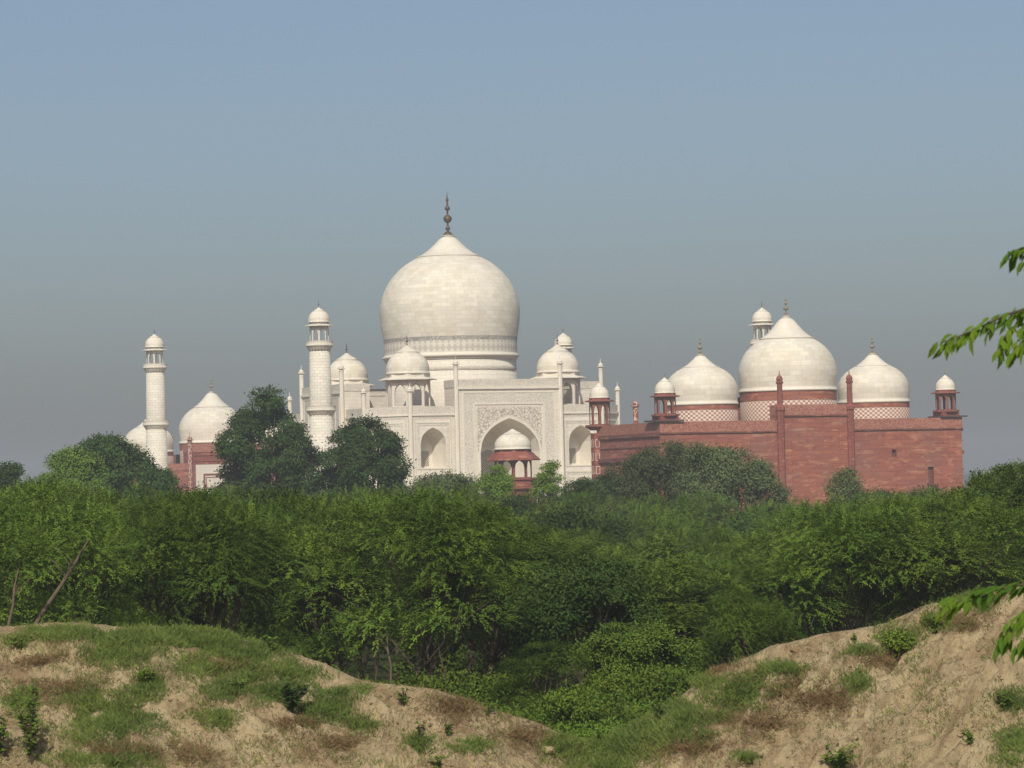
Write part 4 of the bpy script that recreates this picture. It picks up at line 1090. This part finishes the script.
hero('light_broadleaf_tree', [(1000, 478, 14), (1016, 474, 14), (985, 488, 14), (1005, 494, 22), (975, 500, 14)], 200, 'leafy green tree at the right edge behind the tall light one', 'leaf_feather', n=1500, L=.26, W=.17, cr=.28)

# bare trunks seen at the forest edge
def bare_trunk(px0, py0, px1, py1, d, r, label, bark='bark_pale', name='tree_trunk'):
    a, b = at(px0, py0, d), at(px1, py1, d)
    g = min(a.z, ground(a.x, a.y)); a0 = a + (a - b).normalized() * max(0, (a.z - g))
    r_ = empty(name, (a0.x, a0.y, g)); tag(r_, label, 'tree')
    O = Vector(r_.location)
    mb = MB(); m1 = a.lerp(b, .5) + Vector((.05, 0, .04))
    up = b + Vector(((b - a).x * .4, .3, abs((b - a).z) * .5))
    mb.tube([a0 - O - Vector((0, 0, .3)), a - O, m1 - O, b - O, up - O], [r * 1.2, r, r * .9, r * .75, r * .3], 8)
    for k in range(3):
        s = m1.lerp(b, .3 + .3 * k) - O; e = s + Vector((random.uniform(-.7, .7), random.uniform(-.4, .4), random.uniform(.4, .8)))
        mb.tube([s, s.lerp(e, .5) + Vector((0, 0, .06)), e], [r * .4, r * .28, r * .1], 6)
    mb.build('trunk', M[bark], r_)
    lobes = [(up.x - O.x + random.uniform(-.4, .4), random.uniform(-.4, .4), up.z - O.z + random.uniform(-.1, .3), .5, .5, .4) for _ in range(3)]
    me = leaf_mesh('crown', *feather_crown(lobes, 110, 14, (.4, .8), .14, .05, .4), M['leaf_feather']); o = bpy.data.objects.new('crown', me); COL.objects.link(o); o.parent = r_
bare_trunk(46, 608, 76, 562, 96, .062, 'brown tree trunk leaning to the right under the leftmost canopy')
bare_trunk(9, 626, 15, 588, 95, .045, 'thin upright brown tree trunk at the left edge under the canopy')
bare_trunk(391, 682, 388, 650, 93, .035, 'pale slender tree stem behind the left mound, below the largest drooping tree')
bare_trunk(376, 678, 378, 640, 93.5, .025, 'very thin dark sapling stem left of the pale slender stem', 'bark')
bare_trunk(446, 690, 440, 655, 92, .025, 'thin sapling stem behind the low end of the left mound', 'bark')

# ---------- plants on the banks
def patch_points(px, py, rx, ry, n):
    """scatter on the ground round a surveyed pixel"""
    c = hit(px, py)
    if c is None: return []
    out = []
    k = c.y / FPX
    for _ in range(n):
        a = random.uniform(0, 2 * math.pi); q = abs(random.gauss(0, .8))
        qx = px + rx * q * math.cos(a); qy = py + ry * q * math.sin(a)
        if mnoise.noise(Vector((qx * .06, qy * .10, 3.3))) + .55 - .42 * q < 0: continue
        p = hit(qx, qy, c.y - 6, c.y + 8)
        if p is not None: out.append((p.x, p.y, p.z))
    return out

green = [(60, 634, 60, 7), (160, 636, 60, 9), (225, 646, 40, 12), (290, 672, 30, 10), (345, 690, 26, 8), (700, 670, 36, 12), (660, 692, 34, 15), (735, 652, 24, 8), (620, 716, 34, 15), (585, 735, 30, 14), (95, 700, 30, 18), (205, 668, 34, 9), (270, 690, 20, 12), (470, 745, 20, 8), (360, 725, 18, 8), (112, 718, 52, 26), (152, 686, 16, 22), (200, 641, 75, 12), (245, 655, 40, 14), (250, 672, 32, 14), (325, 708, 34, 15), (290, 690, 18, 12), (118, 655, 42, 12), (130, 640, 40, 6),
         (215, 718, 24, 10), (228, 690, 30, 14), (740, 690, 34, 22), (853, 682, 14, 13), (650, 735, 60, 16), (615, 745, 50, 18), (690, 715, 34, 20), (665, 700, 30, 24), (940, 622, 26, 11), (972, 600, 26, 12), (1012, 745, 18, 24),
         (900, 640, 20, 12), (1010, 700, 16, 12), (60, 632, 34, 6), (20, 640, 14, 7), (110, 760, 60, 10), (420, 742, 12, 12), (745, 755, 12, 6), (560, 745, 24, 14), (600, 765, 40, 8), (300, 650, 24, 8), (860, 650, 18, 6), (25, 700, 18, 14), (700, 680, 24, 12), (780, 668, 24, 8)]
dry = [(70, 690, 52, 18), (45, 660, 36, 9), (340, 742, 34, 12), (455, 706, 38, 18), (190, 752, 48, 14), (795, 690, 38, 18), (830, 700, 24, 14), (720, 668, 28, 12), (300, 720, 30, 10), (120, 748, 40, 10), (880, 660, 30, 10), (960, 620, 40, 12), (760, 720, 40, 14), (520, 735, 30, 14), (690, 745, 50, 12), (230, 665, 40, 10), (30, 620, 40, 6), (620, 720, 30, 16)]
def blades(name, patches, per, m, h, w, lean, extra=0, seed=0.0, thr=0.1):
    pts = []
    for _ in range(extra):      # thin cover between the patches
        px, py = random.uniform(0, 1024), random.uniform(615, 768)
        if mnoise.noise(Vector((px * .016, py * .03, seed))) + .5 * mnoise.noise(Vector((px * .06, py * .1, seed))) < thr: continue
        p = hit(px, py)
        if p is not None and p.y < 78: pts.append((p.x, p.y, p.z))
    for q in patches:
        pts += patch_points(*q, int(per * q[2] * q[3]))
    pts = np.array(pts)
    k = 5
    c = np.repeat(pts, k, 0) + rng.normal(size=(len(pts) * k, 3)) * [.10, .10, 0.0]
    c[:, 2] -= 0.03
    d = rng.normal(size=c.shape) * lean; d[:, 2] = 1.0
    nn = rng.normal(size=c.shape); nn[:, 2] *= .2
    hs = h * rng.uniform(.45, 1.35, len(c))
    me = leaf_mesh(name, c, d, nn, hs, w, m)
    o = bpy.data.objects.new(name, me); COL.objects.link(o); return o
g1 = blades('grass', green, 3.6, M['grass'], .17, .015, .85, 9000, 2.2, .12)
tag(g1, 'short green grass growing in patches over the sandy banks', 'grass', kind='stuff')
g2 = blades('dry_brush', dry, 3.0, M['dry'], .13, .012, 1.3, 9000, 7.7, .10)
tag(g2, 'dry brown brush lying in patches over the sandy banks', 'dry brush', kind='stuff')
# sparse specks of weeds everywhere on the banks
pts = []
for _ in range(1000):
    px, py = random.uniform(0, 1024), random.uniform(620, 768)
    p = hit(px, py)
    if p is not None and p.y < 77: pts.append((p.x, p.y, p.z))
pts = np.array(pts); k = 9
c = np.repeat(pts, k, 0) + rng.normal(size=(len(pts) * k, 3)) * [.07, .07, 0]
d = rng.normal(size=c.shape) * .7; d[:, 2] = .8
me = leaf_mesh('weeds', c, d, rng.normal(size=c.shape), .08 * rng.uniform(.3, 1.6, len(c)), .018, M['grass'])
o = bpy.data.objects.new('weeds', me); COL.objects.link(o); tag(o, 'tiny scattered weeds dotting the sandy banks', 'weeds', kind='stuff')

def shrub(px, py, wpx, hpx, label, leaf='leaf_feather', n=70, L=.16, W=.09, name='shrub', d=None, per=9, cr=.10):
    p = hit(px, py) if d is None else None
    if p is None:
        q = at(px, py, d or 74); p = Vector((q.x, q.y, ground(q.x, q.y)))
    k = p.y / FPX; w, h = wpx * k, hpx * k
    lb = []
    for i in range(7):
        lb.append((random.uniform(-.36, .36) * w, random.uniform(-.3, .3) * w, h * random.uniform(.3, .85), w * .22, w * .22, h * .2))
    r = empty(name, p); tag(r, label, 'shrub')
    me = leaf_mesh('foliage', *broad_crown(lb, n, per, cr, L, W, .2), M[leaf]); o = bpy.data.objects.new('foliage', me); COL.objects.link(o); o.parent = r
    mb = MB()
    for l in lb:
        mb.tube([(0, 0, -.1), (l[0] * .4, l[1] * .4, l[2] * .5), l[:3], (l[0] * 1.2, l[1] * 1.2, l[2] + l[5])], [.02, .015, .01, .004], 5)
    mb.build('stem', M['bark'], r)
def sprig(px, py, wpx, hpx, label, leaf='leaf_feather', stems=7, per=16, L=.12, W=.055, d=None):
    """open plant: thin stems rising from one root, leaves set along them"""
    p = hit(px, py) if d is None else None
    if p is None:
        q = at(px, py, d or 74); p = Vector((q.x, q.y, ground(q.x, q.y)))
    k = p.y / FPX; w, h = wpx * k, hpx * k
    r = empty('seedling', p); tag(r, label, 'plant')
    mb = MB(); C, D, Nn = [], [], []
    for i in range(stems):
        a = random.uniform(0, 6.28); e = Vector((math.cos(a) * w * random.uniform(.1, .5), math.sin(a) * w * .4, h * random.uniform(.55, 1.05)))
        m1 = Vector((e.x * .3, e.y * .3, e.z * .55))
        mb.tube([(0, 0, -.1), m1, e], [.014, .010, .003], 5)
        for j in range(per):
            t = random.uniform(.18, 1.0)
            b = m1 * (t / .5) if t < .5 else m1.lerp(e, (t - .5) * 2)
            for q in range(2):
                aa = random.uniform(0, 6.28)
                C.append(tuple(b)); D.append((math.cos(aa), math.sin(aa), random.uniform(-.5, .5))); Nn.append((random.gauss(0, .4), random.gauss(0, .4) - .3, 1))
    C = np.array(C)
    me = leaf_mesh('foliage', C, np.array(D), np.array(Nn), L * rng.uniform(.5, 1.3, len(C)), W, M[leaf]); o = bpy.data.objects.new('foliage', me); COL.objects.link(o); o.parent = r
    mb.build('stem', M['bark'], r)
sprig(34, 764, 58, 78, 'open leafy plant at the bottom left corner on the sand', 'leaf_feather', 11, 20, .15, .075)
sprig(3, 760, 26, 70, 'leafy plant cut by the left edge at the bottom', 'leaf_feather', 5, 18, .15, .075)
sprig(292, 712, 40, 32, 'dark bush amid grass halfway down the left mound', 'leaf_dark', 16, 22, .12, .06)
sprig(420, 752, 13, 34, 'upright dark seedling low on the left mound', 'leaf_feather', 4, 18, .11, .055)
sprig(437, 768, 22, 14, 'small seedling at the bottom edge low on the left mound', 'leaf_feather', 5, 10, .10, .05)
shrub(895, 656, 36, 24, 'rounded dark bush on the upper right mound', 'leaf_olive', 150, .10, .04)
sprig(838, 772, 46, 28, 'leafy dark shrub at the bottom edge on the right mound', 'leaf_feather', 13, 18, .12, .06)
sprig(970, 745, 20, 18, 'small leafy weed low on the right mound', 'leaf_feather', 4, 8, .11, .06)
sprig(405, 705, 26, 20, 'thin small bush on the right shoulder of the left mound', 'leaf_feather', 6, 10, .09, .045)
sprig(487, 716, 18, 14, 'sparse small weed bush near the low end of the left mound', 'leaf_feather', 5, 8, .09, .045)
sprig(22, 650, 28, 16, 'small green bush near the left edge on the mound crest', 'leaf_feather', 9, 14, .10, .05)
sprig(1005, 712, 28, 24, 'small bush at the right edge below the hanging leaves', 'leaf_feather', 8, 14, .11, .055)
sprig(272, 655, 14, 22, 'bright yellow green seedling on the right shoulder of the left mound', 'leaf_light', 4, 8, .11, .06)
sprig(853, 642, 10, 14, 'bright little seedling on the crest of the right mound', 'leaf_light', 3, 6, .09, .05)
sprig(240, 690, 30, 16, 'low spreading weed above the middle of the left mound', 'leaf_light', 9, 12, .09, .045)
sprig(150, 690, 22, 26, 'upright clump of green weed in the middle of the left mound', 'leaf_feather', 12, 16, .10, .04)
sprig(448, 735, 16, 16, 'thin weed beside the brown brush low on the left mound', 'leaf_feather', 5, 8, .09, .045)
sprig(660, 720, 26, 20, 'weedy clump on the grassy flank of the right mound', 'leaf_olive', 8, 12, .10, .05)
sprig(600, 742, 20, 14, 'small weed low in the notch between the mounds', 'leaf_light', 6, 10, .09, .045)
sprig(745, 764, 18, 12, 'small weed at the bottom edge left of the leafy dark shrub', 'leaf_light', 5, 8, .09, .045)
sprig(935, 632, 34, 20, 'spreading grassy bush high on the crest of the right mound', 'leaf_olive', 14, 16, .11, .035)
sprig(985, 606, 34, 24, 'pale grassy bush at the top of the right mound below the hanging leaves', 'leaf_light', 14, 16, .12, .03)
shrub(575, 702, 60, 34, 'bright green bush in the notch between the mounds, at left', 'leaf_light', 420, .10, .045, d=84)
shrub(625, 702, 70, 40, 'bright green bush in the notch between the mounds, at right', 'leaf_light', 520, .10, .045, d=86)
shrub(600, 722, 70, 26, 'low bright bush at the very bottom of the notch between the mounds', 'leaf_light', 420, .09, .04, d=80)
shrub(650, 690, 60, 30, 'green bush behind the grassy flank of the right mound', 'leaf_feather', 420, .10, .045, d=88)
shrub(535, 702, 40, 30, 'green bush at the low end of the left mound, against the dark trees', 'leaf_feather', 260, .10, .045, d=84)

# crumbs of soil and small stones strewn over the banks: one mass nobody could count
mb_v, mb_f = [], []
ico = [(0, 0, 1), (.894, 0, .447), (.276, .851, .447), (-.724, .526, .447), (-.724, -.526, .447), (.276, -.851, .447), (.724, .526, -.447), (-.276, .851, -.447), (-.894, 0, -.447), (-.276, -.851, -.447), (.724, -.526, -.447), (0, 0, -1)]
icf = [(0, 1, 2), (0, 2, 3), (0, 3, 4), (0, 4, 5), (0, 5, 1), (1, 6, 2), (2, 7, 3), (3, 8, 4), (4, 9, 5), (5, 10, 1), (6, 7, 2), (7, 8, 3), (8, 9, 4), (9, 10, 5), (10, 6, 1), (11, 7, 6), (11, 8, 7), (11, 9, 8), (11, 10, 9), (11, 6, 10)]
for _ in range(2600):
    px, py = random.uniform(0, 1024), random.uniform(618, 768)
    if mnoise.noise(Vector((px * .02, py * .03, 9))) < -.12: continue
    p = hit(px, py)
    if p is None or p.y > 77: continue
    r = .018 + .06 * random.random() ** 3.5; b = len(mb_v)
    for v in ico: mb_v.append((p.x + v[0] * r * random.uniform(.7, 1.5), p.y + v[1] * r * random.uniform(.7, 1.4), p.z + v[2] * r * random.uniform(.5, .9)))
    mb_f += [tuple(b + q for q in f) for f in icf]
me = bpy.data.meshes.new('soil_crumbs'); me.from_pydata(mb_v, [], mb_f)
me.materials.append(plain('crumbly_soil', (0.30, 0.225, 0.13), 0.5, 6.0, 0.95))
o = bpy.data.objects.new('soil_crumbs', me); COL.objects.link(o); tag(o, 'small crumbs of soil and stones strewn over the sandy banks', 'soil crumbs', kind='stuff')

# lumps of soil on the banks
def clod(px, py, s, label):
    p = hit(px, py)
    if p is None: return
    import bmesh
    bm = bmesh.new(); bmesh.ops.create_icosphere(bm, subdivisions=3, radius=1)
    for v in bm.verts:
        v.co *= 1 + .35 * mnoise.noise(v.co * 1.7 + Vector((px, py, 0))); v.co.z *= .55
        v.co *= s
    me = bpy.data.meshes.new('soil_clod'); bm.to_mesh(me); bm.free()
    me.polygons.foreach_set('use_smooth', [True] * len(me.polygons)); me.materials.append(bpy.data.materials['sandy_bank_soil'])
    o = bpy.data.objects.new('soil_clod', me); COL.objects.link(o); o.location = p + Vector((0, 0, s * .1)); tag(o, label, 'clod')
clod(548, 750, .16, 'pale rounded clod of soil at the low end of the left mound')
clod(796, 650, .14, 'dark little clod of soil on the flat top of the right mound')

# ---------- the near tree at the right whose sprays hang into view
def near_tree():
    D = 15.0
    bx, by = 4.3, D + .6
    g = ground(bx, by)
    root = empty('near_tree', (bx, by, g)); tag(root, 'nearby tree of which only leafy sprays hang in from the right edge', 'tree')
    O = Vector((bx, by, g))
    mb = MB()
    top = Vector((bx + .25, by + .1, 19.5))
    mb.tube([(0, 0, -.3), (0, 0, 0), (.05, 0, 1.5), (.15, .05, 3.2), top - O], [.16, .13, .11, .09, .03], 10)
    C, Dd, Nn, LL = [], [], [], []
    def spray(pts_px, d, n, spread=1.0, root_z=None, lsize=.076):
        pts = [at(px, py, d + dy) for px, py, dy in pts_px]
        st = Vector((bx + .1, by, root_z))
        allp = [st] + pts
        mb.tube([p - O for p in allp], [.03] + list(np.linspace(.009, .002, len(pts))), 6)
        P = np.array([tuple(p - O) for p in pts])
        seg = np.linspace(0, len(P) - 1.001, int(n * 2.6))
        for s in seg:
            i = int(s); f = s - i; b = P[i] * (1 - f) + P[i + 1] * f
            t = P[i + 1] - P[i]; t /= np.linalg.norm(t)
            for sg in (-1, 1):
                side = np.cross(t, [0, 0, 1.0]); side /= np.linalg.norm(side)
                dirv = t * random.uniform(.2, 1.0) + side * sg * random.uniform(.1, .8) + np.array([0, 0, -random.uniform(.1, 1.4)]) * spread + rng.normal(size=3) * .15
                C.append(b + rng.normal(size=3) * .012); Dd.append(dirv)
                Nn.append(np.array([0.2 * sg, -.5, .8]) + rng.normal(size=3) * .35); LL.append(lsize * random.uniform(.7, 1.25))
    spray([(1060, 300, .2), (1030, 308, .1), (1005, 315, 0), (985, 325, 0), (962, 335, -.05), (942, 343, -.1)], D, 15, .8, 17.5)
    spray([(1055, 318, .3), (1030, 322, .2), (1012, 328, .2), (1003, 340, .15), (1000, 352, .1)], D + .15, 9, 1.0, 17.4)
    spray([(1060, 310, -.2), (1036, 325, -.2), (1024, 340, -.2), (1014, 352, -.2)], D - .1, 8, 1.0, 17.4)
    spray([(1060, 240, .1), (1040, 243, .1), (1022, 248, .1), (1008, 253, .1)], D, 7, .7, 18.0)
    spray([(1060, 245, -.1), (1045, 252, -.1), (1026, 262, -.1)], D - .1, 5, .9, 18.0)
    spray([(1065, 575, .1), (1040, 580, .1), (1015, 586, .1), (985, 592, .1), (962, 600, .05), (944, 606, 0)], D, 16, .55, 15.6, .082)
    spray([(1065, 585, -.2), (1045, 598, -.2), (1026, 612, -.2), (1008, 632, -.2), (1000, 642, -.2)], D - .2, 12, .9, 15.6, .082)
    spray([(1065, 600, 0), (1045, 615, 0), (1030, 632, 0), (1018, 648, 0)], D, 9, .9, 15.5, .082)
    # the crown outside the frame
    lobes = [(.6, .2, 4.4, .9, .9, .7), (1.2, -.3, 3.4, .9, .9, .7), (.9, .5, 2.5, .8, .8, .6), (.3, .6, 5.2, .8, .8, .6), (1.6, .2, 4.2, .8, .8, .7)]
    bc = broad_crown(lobes, 150, 12, .16, .12, .05, .3)
    C_ = np.concatenate([np.array(C), bc[0]]); D_ = np.concatenate([np.array(Dd), bc[1]]); N_ = np.concatenate([np.array(Nn), bc[2]]); L_ = np.concatenate([np.array(LL), bc[3]])
    # broad leaves with a point: two-piece blades folded on the midrib
    k = len(C_); Dn = D_ / np.linalg.norm(D_, axis=1, keepdims=True); S = np.cross(Dn, N_); S /= np.linalg.norm(S, axis=1, keepdims=True); U = np.cross(S, Dn)
    V = []; Fc = []
    for i in range(k):
        c, d_, s_, u_, l = C_[i], Dn[i], S[i], U[i], L_[i]; w = l * .145; b = len(V)
        V += [c, c + d_ * l * .28 + u_ * .004, c + d_ * l * .62 - u_ * .01 * l * 10 * .3, c + d_ * l - u_ * l * .12,
              c + d_ * l * .25 + s_ * w * .85 + u_ * w * .35, c + d_ * l * .6 + s_ * w + u_ * w * .3, c + d_ * l * .25 - s_ * w * .85 + u_ * w * .35, c + d_ * l * .6 - s_ * w + u_ * w * .3]
        Fc += [(b, b + 4, b + 1), (b + 1, b + 4, b + 5, b + 2), (b + 2, b + 5, b + 3), (b, b + 1, b + 6), (b + 1, b + 2, b + 7, b + 6), (b + 2, b + 3, b + 7)]
    me = bpy.data.meshes.new('foliage'); me.from_pydata([tuple(v) for v in V], [], Fc); me.materials.append(M['leaf_near'])
    o = bpy.data.objects.new('foliage', me); COL.objects.link(o); o.parent = root
    mb.build('trunk', M['bark'], root)
near_tree()

# ------------------------------------------------------------------ haze
mb = MB(); mb.box(-4100, 4100, -80, 5600, -12, 84)
m = bpy.data.materials.new('haze_air'); m.use_nodes = True; nt = m.node_tree; nt.nodes.clear()
out = nt.nodes.new('ShaderNodeOutputMaterial'); pv = nt.nodes.new('ShaderNodeVolumePrincipled')
pv.inputs['Color'].default_value = (*HAZE['color'], 1); pv.inputs['Density'].default_value = HAZE['density']; pv.inputs['Anisotropy'].default_value = HAZE['aniso']
nt.links.new(pv.outputs[0], out.inputs['Volume'])
hz = mb.build('haze', m); tag(hz, 'thin grey morning haze lying over the whole scene', 'haze', kind='stuff')
